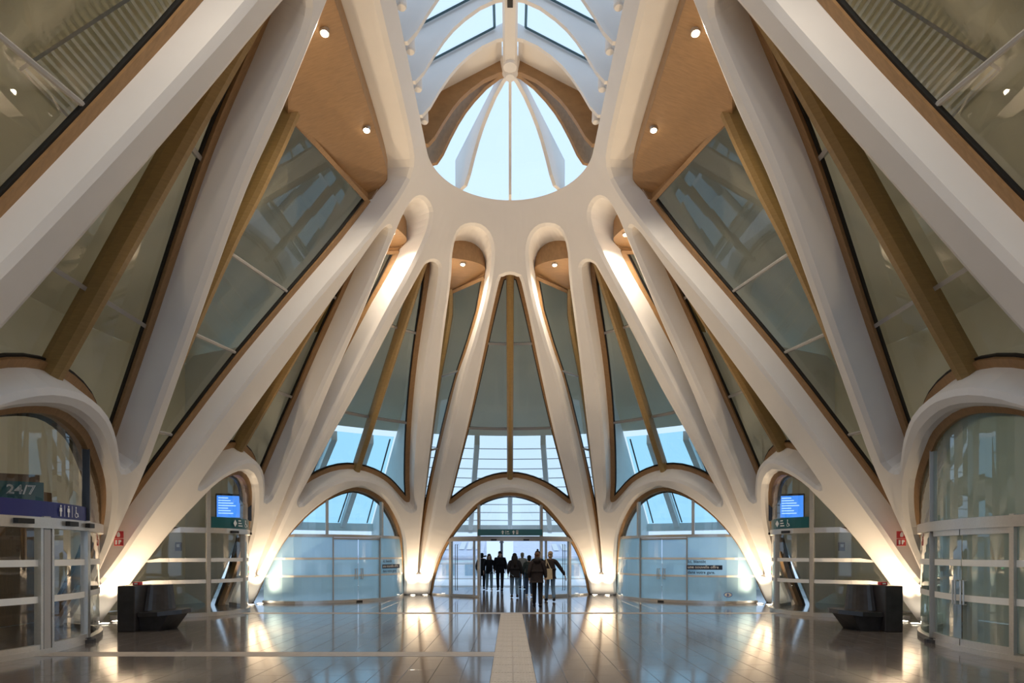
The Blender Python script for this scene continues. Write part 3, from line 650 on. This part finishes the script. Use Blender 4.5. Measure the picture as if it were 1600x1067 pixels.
for s in (-1, 1):
    sr = list(np.arange(28, 62, 7.))
    for p in sr:
        b = MB(); A = []
        for du, dz in ((-1, 0), (1, 0), (1, -.4), (-1, -.4)): A.append([gp(s*p+math.degrees(.13*du/(13+6*t)), t, dz) for t in np.linspace(0.05, 1.0, 5)])
        b.bars(A); b.build('rafter', 'pale', gz)
    ed = [23.4]+sr+[62]
    for a, c in zip(ed, ed[1:]):
        b = MB(); b.add([gp(s*a, .05), gp(s*c, .05), gp(s*c, 1), gp(s*a, 1)], [(0, 1, 2, 3)]); b.build('pane', 'bluepane', gz)
        q = MB(); q.tube([gp(s*(a+.7), .07, -.03), gp(s*(a+.7), .98, -.03)], .035, 4); q.build('gasket', 'black', gz)
b = MB(); A = []
for r_, z_ in ((18.8, 3.3), (19.2, 3.3), (19.2, 2.9), (18.8, 2.9)): A.append([Vector(RP(p, r_, z_))-I3 for p in np.arange(-62, 62.1, 4)])
b.bars(A); b.build('eaves_beam', 'pale', gz)
# grilles on the cream roof lining behind the first-bay glazing
def roof_pt(s, y, z, d=0.): return Vector((s*(OR(z)-.84*d), y, z-.55*d))
for s in (-1, 1):
    for nm, y0, y1, z0, z1 in (('large', 10.45, 11.65, 10.1, 11.9), ('small', 14.9, 15.6, 11.1, 11.6)):
        g = tag(empty('vent_grille', roof_pt(s, y0, z0, .05)), '%s louvred grille on the cream lining above the %s' % (nm, 'blue-tinted doors' if s > 0 else 'doors with the navy band'), 'grille'); I4 = Vector(g.location)
        b = MB(); c4 = [roof_pt(s, y, z, .05)-I4 for y, z in ((y0, z0), (y1, z0), (y1, z1), (y0, z1))]
        for i in range(4): b.tube([c4[i], c4[(i+1) % 4]], .035, 4)
        b.build('grille_frame', 'grey', g); k = 24 if nm == 'large' else 9
        for i in range(k):
            z = z0+(z1-z0)*(i+.5)/k; q = MB(); q.tube([roof_pt(s, y0, z, .05)-I4, roof_pt(s, y1, z, .05)-I4], .04, 4); q.build('slat', 'pale', g)

# ------------------------------------------------------------------ skylight over ring and nave
sk = tag(empty('skylight', (0, C, 12)), 'arched skylight with white ribs and a half dome over the ring', 'skylight', kind='structure'); IS = Vector(sk.location)
low = [(.06, 13.64), (.3, 13.6), (.65, 13.44), (.98, 13.2), (1.22, 12.98), (1.42, 12.74), (1.65, 12.4), (1.86, 12.04), (2.04, 11.84), (2.5, 11.84)]
topz = lambda x: 14.06-.52*x
def plate(dirv, t, cen, x0=.0):
    """rib plate: curved underside, straight sloping top"""
    n = Vector((-dirv.y, dirv.x, 0)); b = MB(); L = [(x0, low[0][1])]+low if x0 < .06 else low
    U = [(q[0], topz(q[0])) for q in L]; pt = lambda q, k: Vector((cen[0], cen[1], q[1]))+dirv*q[0]+n*t/2*k-IS
    b.bars([[pt(q, -1) for q in L], [pt(q, 1) for q in L], [pt(q, 1) for q in U], [pt(q, -1) for q in U]]); return b
HUBY = 15.0
for k in range(0, 11):
    y = HUBY-1.0*k
    for s in (-1, 1):
        plate(Vector((s, 0, 0)), .1 if k else .14, (0, y, 0)).build('arch_rib', 'wood' if k == 0 else 'shell', sk)
for a in (0, 37, -37, 70, -70):
    t = math.radians(a); plate(Vector((math.sin(t), math.cos(t), 0)), .075 if a == 0 else .1, (0, HUBY, 0)).build('dome_rib', 'wood' if abs(a) == 70 else 'shell', sk)
an = [-90, -70, -37, 0, 37, 70, 90]
for a, c in zip(an, an[1:]):
    q = []
    for r_ in (.05, 2.5):
        for e in np.linspace(a, c, 4): q.append(Vector((r_*math.sin(math.radians(e)), HUBY+r_*math.cos(math.radians(e)), topz(r_)-.02))-IS)
    b = MB(); b.strip(q[:4], q[4:]); b.build('pane', 'sky', sk)
    b = MB(); A = [Vector((2.5*math.sin(math.radians(e)), HUBY+2.5*math.cos(math.radians(e)), topz(2.5)-.02))-IS for e in np.linspace(a, c, 4)]; B = [Vector((q_.x, q_.y, -.14)) for q_ in A]
    b.strip(A, B); b.build('pane', 'sky', sk)
for k in range(0, 10):
    y1 = HUBY-1.0*k; y0 = y1-1.0
    for s in (-1, 1):
        q = [(s*.2, y1, topz(.2)), (s*.2, y0, topz(.2)), (s*2.5, y0, topz(2.5)), (s*2.5, y1, topz(2.5))]
        b = MB(); b.add([Vector(v)-IS-Vector((0, 0, .03)) for v in q], [(0, 1, 2, 3)])
        if k == 0: b.build('roof_panel', 'shell', sk)
        else:
            pn = b.build('pane', 'sky', sk); f = MB()
            c4 = [Vector(v)-IS-Vector((0, 0, .05)) for v in ((s*.36, y1-.1, topz(.36)), (s*.36, y0+.1, topz(.36)), (s*2.0, y0+.1, topz(2.0)), (s*2.0, y1-.1, topz(2.0)))]
            for i in range(4): f.tube([c4[i], c4[(i+1) % 4]], .03, 4)
            f.build('pane_frame', mat('blue_frame', (.05, .13, .18), .4) if 'bf' not in M else M['bf'], pn)
            M.setdefault('bf', bpy.data.materials['blue_frame'])
        b = MB(); b.add([Vector(v)-IS for v in ((s*2.5, y0, topz(2.5)), (s*2.5, y1, topz(2.5)), (s*2.5, y1, 11.86), (s*2.5, y0, 11.86))], [(0, 1, 2, 3)]); b.build('side_panel', 'shell', sk)
        f = MB(); k2 = 12; f.tube([(s*2.06, y1-.7-IS.y, .5), (s*2.04, y1-.7-IS.y, -.06), (s*2.04, y1-.7-IS.y, -.09)], [.1, .1, .08], 14); f.build('spot_drum', 'shell', sk)
b = MB(); b.box((0, HUBY-5.2-IS.y, 13.82-IS.z), (.34, 10.4, .5), 0, .05); rb = b.build('ridge_beam', 'shell', sk)
b = MB(); b.box((0, HUBY-6.2-IS.y, 13.58-IS.z), (.12, 8.6, .06)); b.build('ridge_slot', 'black', rb)
b = MB(); b.tube([(0, HUBY-.02-IS.y, 2.1), (0, HUBY-.02-IS.y, 1.62), (0, HUBY-.02-IS.y, 1.5)], [.3, .2, .12], 16); b.tube([(0, HUBY-.35-IS.y, 1.9), (0, HUBY-.35-IS.y, 1.5)], .16, 14); b.build('hub', 'shell', sk)

# ------------------------------------------------------------------ lamps
def lamp(kind, name, energy, size, col, parent, loc=(0, 0, 0), rot=None, spot=None, blend=.6):
    l = bpy.data.lights.new(name, kind); l.energy = energy; l.color = col
    if kind in ('POINT', 'SPOT'): l.shadow_soft_size = size
    if kind == 'SPOT': l.spot_size = spot; l.spot_blend = blend
    if kind == 'AREA': l.shape = 'DISK'; l.size = size
    o = bpy.data.objects.new(name, l); COL.objects.link(o); o.parent = parent; o.location = loc
    if rot: o.rotation_euler = rot
    return o
def disc(r, z0, z1, n=14): b = MB(); b.prism([(r*math.cos(6.2832*i/n), r*math.sin(6.2832*i/n)) for i in range(n)], 'z', z0, z1); return b
for pos, lab, grp, sh, pl in LAMPS:
    sh = pos+sh; sh.z = pl(sh.x, sh.y); sh = sh-pos
    off = '_offscreen' if pos.y < 9 else ''
    e = tag(empty('downlight'+off, pos+sh-Vector((0, 0, .03))), lab, 'lamp', grp)
    disc(.085, -.02, .06).build('trim_ring', 'steel', e); disc(.06, -.035, -.02).build('lens', 'lens', e)
    lamp('SPOT', 'bulb'+off, DOWN_W, .05, SOFT, e, (0, 0, -.06), None, math.radians(150), .8)
ups = []
for s in (-1, 1):
    g = {20.6: 'beside the entrance arch', 23.6: 'beside the frosted shopfront by the entrance column', 60: 'at the column between shopfront and screen doorway', 62.6: 'at the foot of the screen doorway column'}
    for p, r_ in ((20.6, 9.75), (23.6, 9.75), (60, 9.6), (62.6, 9.5), (94.5, 9.65), (99.5, 9.6), (182, 9.6), (198, 9.6)):
        lab = ('round uplight set in the floor ' + ('beside the entrance arch' if p < 30 else 'at the column between shopfront and screen doorway' if p < 70 else 'at the broad column foot behind the stone seat' if p < 110 else 'at the column foot beyond the first bay'))
        ups.append((RP(s*p, r_, 0), lab, 'uplights '+('by the entrance' if p < 30 else 'by the shopfronts' if p < 70 else 'by the seats' if p < 110 else 'beyond the first bay'), s*p))
for pos, lab, grp, p in ups:
    off = '_offscreen' if pos[1] < 9 else ''
    e = tag(empty('floor_uplight'+off, (pos[0], pos[1], .002)), lab, 'lamp', grp)
    disc(.12, 0, .015).build('trim_ring', 'steel', e); disc(.09, .015, .02).build('lens', 'lens', e)
    dv = (Vector(P(p, 7.5))-Vector(pos)).normalized()
    lamp('SPOT', 'bulb'+off, UP_W, .06, WARM, e, (0, 0, .05), dv.to_track_quat('-Z', 'Y').to_euler(), math.radians(95), 1.0)
# ------------------------------------------------------------------ stone seats, signs, screens
def bench(s):
    r = tag(empty('stone_bench', (s*7.75, 13.15, 0)), 'dark stone bench with curved back standing before the %s' % ('column next to the blue-tinted doors' if s > 0 else 'column next to the navy-banded doors'), 'bench')
    X = lambda x: s*x                     # +x towards the column
    b = MB(); b.box((X(.42), -.05, .49), (.38, .62, .98), 0, .015); b.build('end_block', 'bench', r)
    A = []; n = 9                        # curved, slightly raked backrest
    def arc(rad, z): return [Vector((X(.2-rad*math.sin(t)*.62), .55-rad*math.cos(t), z)) for t in np.linspace(0, 1.45, n)]
    b = MB(); b.bars([arc(.62, .42), arc(.50, .97), arc(.36, .97), arc(.40, .42)]); b.build('backrest', 'bench', r, False)
    b = MB(); pl = [(X(.22), -.3), (X(-.25), -.36), (X(-.68), -.2), (X(-.72), .1), (X(-.5), .6), (X(.22), .75)]
    n = len(pl); rise = lambda x: .40+max(0, -s*x)*.085
    b.add([(x, y, rise(x)-.09) for x, y in pl]+[(x, y, rise(x)) for x, y in pl], [tuple(range(n)), tuple(range(n, 2*n))]+[(i, (i+1) % n, n+(i+1) % n, n+i) for i in range(n)]); b.build('seat', 'bench', r)
    b = MB(); lo = [(X(.22), -.18), (X(-.2), -.2), (X(-.25), .4), (X(.22), .55)]; hi = [(X(.22), -.26), (X(-.42), -.28), (X(-.46), .5), (X(.22), .65)]
    b.add([(x, y, 0) for x, y in lo]+[(x, y, rise(x)-.09) for x, y in hi], [(3, 2, 1, 0), (4, 5, 6, 7)]+[(i, (i+1) % 4, 4+(i+1) % 4, 4+i) for i in range(4)]); b.build('plinth', 'bench', r)
    k = tag(empty('red_box', (s*(7.75+.36), 13.1, .98)), 'small red box lying on the stone bench by the %s' % ('blue-tinted doors' if s > 0 else 'navy-banded doors'), 'box')
    b = MB(); b.box((0, 0, .035), (.15, .12, .07), 0, .008); b.build('body', 'red', k); b = MB(); b.box((0, -.061, .035), (.07, .004, .03)); b.build('sticker', 'white', k)
    # fire sign
    c = Vector(P(s*106.3, 1.95, -.05)); g = tag(empty('fire_sign', c), 'red fire equipment sign on the column by the %s' % ('blue-tinted doors' if s > 0 else 'navy-banded doors'), 'sign')
    b = MB(); b.box((0, 0, .17), (.2, .03, .16), 0, .004); b.box((0, 0, 0), (.2, .03, .16), 0, .004); b.build('plate', 'red', g)
    e = Vector((0, -.017, 0)); rr = Vector((1, 0, 0)); nn = Vector((0, -1, 0))
    flat('pictogram', e, rr, nn, [(-.07, -.05), (-.03, -.05), (-.03, .05), (-.07, .05)], 'white', g); flat('pictogram', e, rr, nn, [(0, -.05), (.025, -.05), (.04, .0), (.07, .01), (.06, .05), (0, .05)], 'white', g)
    flat('pictogram', e, rr, nn, [(-.03, .12), (.03, .12), (.04, .16), (.03, .21), (0, .24), (-.03, .2), (-.04, .16)], 'white', g)
    # departures screen behind the doorway glass
    t = tag(empty('departures_screen', (s*8.2, 17.9, 2.66), -s*.4), 'departures screen with blue display behind the doorway %s' % ('nearest the blue-tinted doors' if s > 0 else 'nearest the navy-banded doors'), 'screen')
    b = MB(); b.box((s*.02, 0, .38), (.98, .14, .8), 0, .02); b.build('casing', 'dark', t); b = MB(); b.box((s*.16, -.073, .4), (.62, .006, .64)); sc = b.build('display', 'screen', t)
    for i in range(7): flat('text_line', (s*.16-.27, -.078, .64-.075*i), Vector((1, 0, 0)), Vector((0, -1, 0)), [(0, 0), (.26+.07*((i*5) % 4), 0), (.26+.07*((i*5) % 4), .025), (0, .025)], 'screentxt', sc)
    b = MB(); b.tube([(s*.02, 0, .78), (s*.02, 0, 1.5)], .03, 6); b.build('hanger', 'steel', t)
    # signs in the rooms
    for q, lab in (((s*10.72, 19.45, 1.9), 'brown'),):
        k = tag(empty('wall_sign', q), 'small brown call box on the cream wall behind the doorway %s' % ('nearest the blue-tinted doors' if s > 0 else 'nearest the navy-banded doors'), 'sign'); b = MB(); b.box((0, 0, 0), (.2, .06, .28), 0, .01); b.build('plate', 'brown', k); b = MB(); b.box((0, -.033, .03), (.1, .006, .1)); b.build('pictogram', 'white', k)
for s in (-1, 1): bench(s)
# round-the-clock sign behind the navy-banded doors
g = tag(empty('hanging_sign', (-8.75, 10.6, 2.52)), 'teal sign reading 24/7 behind the navy-banded doors', 'sign')
rr = Vector((.85, .53, 0)).normalized(); nn = Vector((rr.y, -rr.x, 0)); Q = lambda a, c, z: rr*a+nn*c+Vector((0, 0, z))
def slab(x0, x1, z0, z1, t0, t1, m, name): return obj(name, [Q(x, t, z) for t in (t0, t1) for x, z in ((x0, z0), (x1, z0), (x1, z1), (x0, z1))], [(3, 2, 1, 0), (4, 5, 6, 7), (0, 1, 5, 4), (1, 2, 6, 5), (2, 3, 7, 6), (3, 0, 4, 7)], m, g)
slab(-1.6, .42, 0, .42, -.06, 0, 'teal', 'sign_panel'); slab(-1.6, .36, .42, .55, -.06, 0, 'brown', 'top_board')
lettering('24/7', .23, Q(-.1, .01, .2), rr, nn, 'white', g, bold=.004); lettering('24/7', .23, Q(-.1, .016, .2), rr, nn, 'teal', g, 'lettering_core', -.008)
figure_icon(Q(-.34, .01, .18), rr, nn, .24, 'white', g, True); slab(-.3, -.26, .55, 3.2, -.05, -.01, 'steel', 'hanger')
b = MB(); b.box((0, 0, 1.6), (.1, 2.4, 3.2), 0, .01); o = b.build('timber_screen', 'brown'); o.location = (-11.62, 14.0, 0); tag(o, 'tall brown timber panel against the wall behind the navy-banded doors', 'panel')
# traffic cone behind the frosted pane
k = tag(empty('traffic_cone', RP(51.5, 9.25, 0)), 'orange and white traffic cone standing behind the frosted pane', 'cone')
b = MB(); b.box((0, 0, .02), (.36, .36, .04), 0, .01); b.build('foot', 'cone', k); b = MB(); b.tube([(0, 0, .04), (0, 0, .38)], [.15, .095], 16); b.tube([(0, 0, .58), (0, 0, .75)], [.06, .03], 16); b.build('body', 'cone', k); b = MB(); b.tube([(0, 0, .38), (0, 0, .58)], [.095, .06], 16); b.build('sleeve', 'white', k)

# ------------------------------------------------------------------ outside: deck, rail, buildings
b = MB(); b.box((0, 0, -.1), (60, 8, .2)); o = b.build('deck', 'deck'); o.location = (0, 36, -.01); tag(o, 'pale paved deck outside the entrance', 'deck', kind='structure')
rl = tag(empty('deck_railing', (0, 39.5, 0)), 'glass railing with steel posts at the end of the deck', 'railing')
for x in np.arange(-12, 12.1, 2): b = MB(); b.box((x, 0, .5), (.05, .05, 1.0)); b.build('post', 'grey', rl)
for x in np.arange(-11, 12, 2): b = MB(); b.box((x, 0, .5), (1.9, .015, .85)); b.build('pane', 'whitepane', rl)
b = MB(); b.tube([(-12, 0, 1.02), (12, 0, 1.02)], .03, 6); b.build('handrail', 'grey', rl)
def building(x0, x1, y, zb, ze, zr, yr, label, facade, nfl, nwn, skyl):
    r = tag(empty('town_house', ((x0+x1)/2, y, zb)), label, 'building'); w = x1-x0
    b = MB(); b.box((0, (yr-y)/2, (ze-zb)/2), (w, yr-y, ze-zb)); b.build('wall', facade, r)
    h = zr-zb; e = ze-zb
    b = MB(); b.add([(-w/2, -.4, e), (w/2, -.4, e), (w/2, yr-y, h), (-w/2, yr-y, h), (-w/2, -.4, e-.15), (w/2, -.4, e-.15), (w/2, yr-y, e-.1), (-w/2, yr-y, e-.1)], [(0, 1, 2, 3), (4, 5, 1, 0), (5, 6, 2, 1), (6, 7, 3, 2), (7, 4, 0, 3)]); rf = b.build('roof', 'slate', r)
    for i in range(nwn):
        x = -w/2+w*(i+.5)/nwn
        for f in range(nfl):
            z = e-1.1-1.55*f
            b = MB(); b.box((x, -.03, z), (w/nwn*.62, .1, 1.0)); wf = b.build('window', 'white', r); b = MB(); b.box((x, -.07, z), (w/nwn*.54, .06, .86)); b.build('glazing', 'win', wf)
    for f in range(nfl):
        b = MB(); b.box((0, -.08, e-.42-1.55*f), (w, .16, .14)); b.build('cornice', 'green', r)
    for x in skyl:
        t0, t1 = .25, .62; P_ = lambda xx, t: (xx, -.4+(yr-y+.4)*t-.06, e+(h-e)*t+.06)
        b = MB(); b.add([P_(x-.22, t0), P_(x+.22, t0), P_(x+.22, t1), P_(x-.22, t1)], [(0, 1, 2, 3)]); b.build('roof_light', 'white', rf)
building(-16, -2.1, 46, -7, 1.55, 3.3, 54, 'pale town house with slate roof and rooflights left of the gap', 'render', 4, 8, [2.2, 2.8, 3.4, 4.0, 5.2, 5.8, 6.4])
building(.3, 15, 47, -7, 1.5, 3.1, 55, 'grey-green town house with wide slate roof across the gap', 'green', 4, 8, [-3.9, -3.2, -.8, -.2, .4, 1.0])
b = MB(); b.tube([(0, 0, 0), (0, 0, 9.6)], .11, 8); b.tube([(0, 0, 9.6), (0, 0, 9.8)], [.2, .12], 8); o = b.build('street_pole', 'dark'); o.location = (-.7, 50, -7); tag(o, 'dark street pole standing in the gap between the houses', 'pole')
b = MB(); b.box((0, 0, 0), (120, 60, .1)); o = b.build('ground', 'deck'); o.location = (0, 70, -7); tag(o, 'pale street below the deck', 'street', kind='structure')

# ------------------------------------------------------------------ people
SKIN = mat('skin', (.55, .36, .27), .55)
def skinned(name, pts, edges, rad, m, parent, sub=1):
    me = bpy.data.meshes.new(name); me.from_pydata(pts, edges, []); o = bpy.data.objects.new(name, me); COL.objects.link(o)
    mo = o.modifiers.new('s', 'SKIN'); mo.use_smooth_shade = True
    for i, v in enumerate(me.skin_vertices[0].data):
        r = rad[i]; v.radius = r if hasattr(r, '__len__') else (r, r); v.use_root = (i == 0)
    o.modifiers.new('d', 'SUBSURF').levels = sub
    m2 = bpy.data.meshes.new_from_object(o.evaluated_get(bpy.context.evaluated_depsgraph_get()))
    bpy.data.objects.remove(o); bpy.data.meshes.remove(me)
    m2.name = name; m2.materials.clear(); m2.materials.append(m); m2.polygons.foreach_set('use_smooth', [True]*len(m2.polygons))
    o = bpy.data.objects.new(name, m2); COL.objects.link(o); o.parent = parent; return o
def person(x, y, face, H, label, top, legs, shoes, hair, hairlen=0, hood=False, hat=None, pack=None, bag=None, stride=.22, armout=0., coat=.0, bulk=1.):
    k = H/1.75; r = tag(empty('person', (x, y, 0), face), label, 'person'); r.scale = (k, k, k)
    f = -1                                  # local forward is -y
    lk = [(.10, -.02+f*stride*.45, .50), (-.10, -.05-f*stride*.25, .51)]; la = [(.10, f*stride, .09), (-.10, -f*stride, .11)]
    lt = [(.11, f*stride-.15, .035), (-.11, -f*stride-.14, .05)]
    sh = [(.18, 0, 1.42), (-.18, 0, 1.42)]; el = [(.25, .06, 1.15), (-.25+armout*-.12, .0+armout*.02, 1.15+armout*.02)]; wr = [(.25, -.06, .93), (-.27-armout*.26, -.06+armout*.06, .93-armout*.02)]
    hd = [(w[0]+(.005 if w[0] > 0 else -.005-.03*armout), w[1]-.025, w[2]-.08) for w in wr]
    pts = [(0, 0, .95), (0, 0, 1.12), (0, .01, 1.32), (0, .01, 1.46), (0, 0, 1.52), (0, -.015, 1.60), (0, -.012, 1.68)]+sh+el+wr+hd+[(.09, 0, .9), (-.09, 0, .9)]+lk+la+lt
    ed = [(0, 1), (1, 2), (2, 3), (3, 4), (4, 5), (5, 6), (3, 7), (3, 8), (7, 9), (8, 10), (9, 11), (10, 12), (11, 13), (12, 14), (0, 15), (0, 16), (15, 17), (16, 18), (17, 19), (18, 20), (19, 21), (20, 22)]
    rad = [(.14, .10), (.12, .09), (.145, .10), (.06, .055), .05, (.072, .09), (.065, .08)]+[.055]*2+[.042]*2+[.028]*2+[(.036, .02)]*2+[.085]*2+[.058]*2+[.04]*2+[.035]*2
    body = skinned('body', pts, ed, rad, SKIN, r, 1)
    # fingers, thumb, nose and ears grow out of the body mesh
    b = MB()
    for i, h in enumerate(hd):
        sx = 1 if i == 0 else -1; ax = -armout*.5 if i else 0
        for j, (dy, ln) in enumerate(((-.026, .07), (-.009, .08), (.009, .075), (.026, .06))): b.tube([(h[0], h[1]+dy, h[2]-.01), (h[0]+ax*.03, h[1]+dy-.008, h[2]-.03-ln*.5), (h[0]-sx*.012+ax*.06, h[1]+dy-.02, h[2]-.03-ln)], [.0095, .009, .007], 6)
        b.tube([(h[0]-sx*.01, h[1]-.025, h[2]+.02), (h[0]-sx*.022, h[1]-.05, h[2]-.012), (h[0]-sx*.026, h[1]-.058, h[2]-.042)], [.011, .01, .008], 6)
    b.tube([(0, -.098, 1.645), (0, -.118, 1.612), (0, -.1, 1.602)], [.008, .016, .012], 6)
    for sx in (-1, 1): b.sphere((sx*.078, 0, 1.62), (.012, .025, .035), 8, 6)
    bm = bmesh.new(); bm.from_mesh(body.data); t = bpy.data.meshes.new('t'); t.from_pydata(b.v, [], b.f); bm.from_mesh(t); bm.to_mesh(body.data); bm.free(); bpy.data.meshes.remove(t)
    body.data.polygons.foreach_set('use_smooth', [True]*len(body.data.polygons))
    for sx in (-1, 1): q = MB(); q.sphere((sx*.03, -.088, 1.637), (.012, .008, .007), 8, 6); q.build('eye', 'dark', r)
    q = MB(); q.sphere((0, -.094, 1.572), (.024, .008, .007), 8, 6); q.build('mouth', mat('lips', (.4, .16, .14), .5), r)
    # clothes
    g = bulk; jp = [(0, 0, .98), (0, 0, 1.15), (0, .01, 1.33), (0, .01, 1.45), (0, .01, 1.50)]+sh+el+[(w[0], w[1], w[2]+.01) for w in wr]+[(0, 0, .84-coat)]
    skinned('jacket', jp, [(0, 1), (1, 2), (2, 3), (3, 4), (3, 5), (3, 6), (5, 7), (6, 8), (7, 9), (8, 10), (0, 11)], [(.185*g, .14*g), (.175*g, .135*g), (.18*g, .14*g), (.09, .085), (.075, .075)]+[.085*g]*2+[.07*g]*2+[.05]*2+[(.19*g, .145*g)], top, r, 2)
    tp = [(0, 0, .98), (.095, 0, .88), (-.095, 0, .88)]+lk+[(a[0], a[1], a[2]+.0) for a in la]
    skinned('trousers', tp, [(0, 1), (0, 2), (1, 3), (2, 4), (3, 5), (4, 6)], [(.15, .115)]+[.105]*2+[.078]*2+[.062]*2, legs, r, 2)
    for i in (0, 1):
        q = MB(); a, t = la[i], lt[i]; q.tube([(a[0], a[1]+.07, t[2]+.015), (a[0], a[1]+.02, t[2]+.03), (t[0], t[1]+.05, t[2]+.015), (t[0], t[1]-.03, t[2]+.0)], [.035, .055, .048, .028], 10); q.build('shoe', shoes, r, True)
    q = MB()
    if hat: q.sphere((0, 0, 1.68), (.1, .112, .1), 12, 8); q.sphere((0, 0, 1.795), .04, 8, 6); q.build('hat', hat, r, True)
    q = MB()
    if not hat: q.sphere((0, .035, 1.69), (.09, .098, .085), 14, 10)
    q.sphere((0, .045, 1.61), (.085, .07, .1), 12, 8)
    if hairlen: q.tube([(0, .06, 1.66), (0, .09, 1.5), (0, .13, 1.52-hairlen*.6), (0, .13, 1.5-hairlen)], [.085, .1, .085, .03], 10); [q.tube([(sx*.07, .0, 1.66), (sx*.09, .0, 1.55), (sx*.09, -.05, 1.5-hairlen*.5)], [.035, .04, .02], 8) for sx in (-1, 1)]
    q.build('hair', hair, r, True)
    if hood:
        q = MB(); q.tube([(0, .09, 1.44), (0, .085, 1.52), (0, .06, 1.58)], [.11, .13, .09], 12); q.build('hood', top, r, True)
    if pack:
        q = MB(); q.box((0, .22, 1.2), (.32, .18, .46), 0, .06); pk = q.build('backpack', pack, r); q = MB(); q.box((0, .325, 1.1), (.24, .05, .2), 0, .02); q.build('pocket', pack, pk)
        for sx in (-1, 1): q = MB(); q.tube([(sx*.1, .14, 1.38), (sx*.11, .02, 1.49), (sx*.11, -.13, 1.36), (sx*.12, -.1, 1.15), (sx*.12, .14, 1.05)], .018, 6); q.build('strap', pack, pk)
    if bag:
        t = tag(empty('tote_bag', (0, 0, 0)), 'cream cloth tote bag hanging from a shoulder', 'bag'); t.matrix_world = Matrix.Translation((x, y, 0)) @ Matrix.Rotation(face, 4, 'Z') @ Matrix.Scale(k, 4)
        q = MB(); q.prism([(-.02, .80), (.28, .78), (.26, 1.16), (0, 1.16)], 'y', .235, .30); q.build('pouch', bag[0], t)
        q = MB(); q.tube([(.04, .26, 1.15), (.13, .22, 1.36), (.17, .03, 1.535), (.18, .2, 1.36), (.22, .26, 1.15)], .014, 6); q.build('handle', bag[0], t)
    return r
blk = cloth('black_cloth', (.014, .014, .018)); dkb = cloth('dark_brown_cloth', (.028, .022, .022)); jeans = cloth('blue_denim', (.13, .21, .31)); pale = cloth('pale_denim', (.24, .33, .38)); navy = cloth('navy_denim', (.045, .08, .16)); beige = cloth('beige_cloth', (.42, .37, .31)); olive = cloth('dark_green_cloth', (.03, .045, .045))
hb = cloth('brown_hair', (.10, .05, .03), .6); hk = cloth('black_hair', (.012, .01, .01), .6); hl = cloth('fair_hair', (.32, .24, .16), .6); tote = cloth('cream_cloth', (.52, .44, .31)); wsh = cloth('white_shoe', (.6, .6, .6), .5)
A = math.pi
person(-.95, 27.4, .1, 1.66, 'person in a short dark jacket, pale jeans and white shoes walking in', blk, pale, wsh, hb, .25, stride=.16)
person(-.45, 27.0, -.05, 1.78, 'person in a black hooded puffer jacket and black trousers walking in', blk, blk, blk, hk, hood=True, stride=.18, bulk=1.14, coat=0)
person(-1.32, 28.2, A, 1.70, 'person in a long dark coat half hidden by the sliding leaf', blk, blk, blk, hk, stride=.1, coat=.2)
person(.17, 22.8, A+.05, 1.68, 'person with long dark hair, black jacket and blue jeans walking out', blk, jeans, dkb, hk, .3, stride=.12, bulk=1.08)
person(.58, 28.6, A, 1.72, 'person in a beige coat and blue jeans walking out ahead', beige, jeans, blk, hl, stride=.15, bulk=1.05)
person(.74, 23.3, A, 1.60, 'person with a dark green backpack and navy jeans walking out', olive, navy, wsh, hk, pack=olive, stride=.1)
person(.98, 21.4, A+.1, 1.76, 'person in a dark pompom hat and dark coat walking out', blk, navy, blk, hk, hat=blk, stride=.14, coat=.1)
person(.84, 18.6, A-.08, 1.70, 'person in a dark brown jacket and black trousers walking out last', dkb, blk, blk, hb, stride=.2, bulk=1.1, coat=.03, hood=True)
person(1.40, 21.0, A+.15, 1.74, 'person in a dark jacket and blue jeans carrying a cream bag, arm swung out', dkb, jeans, blk, hl, stride=.16, armout=1., bag=(tote, .34), bulk=1.06)
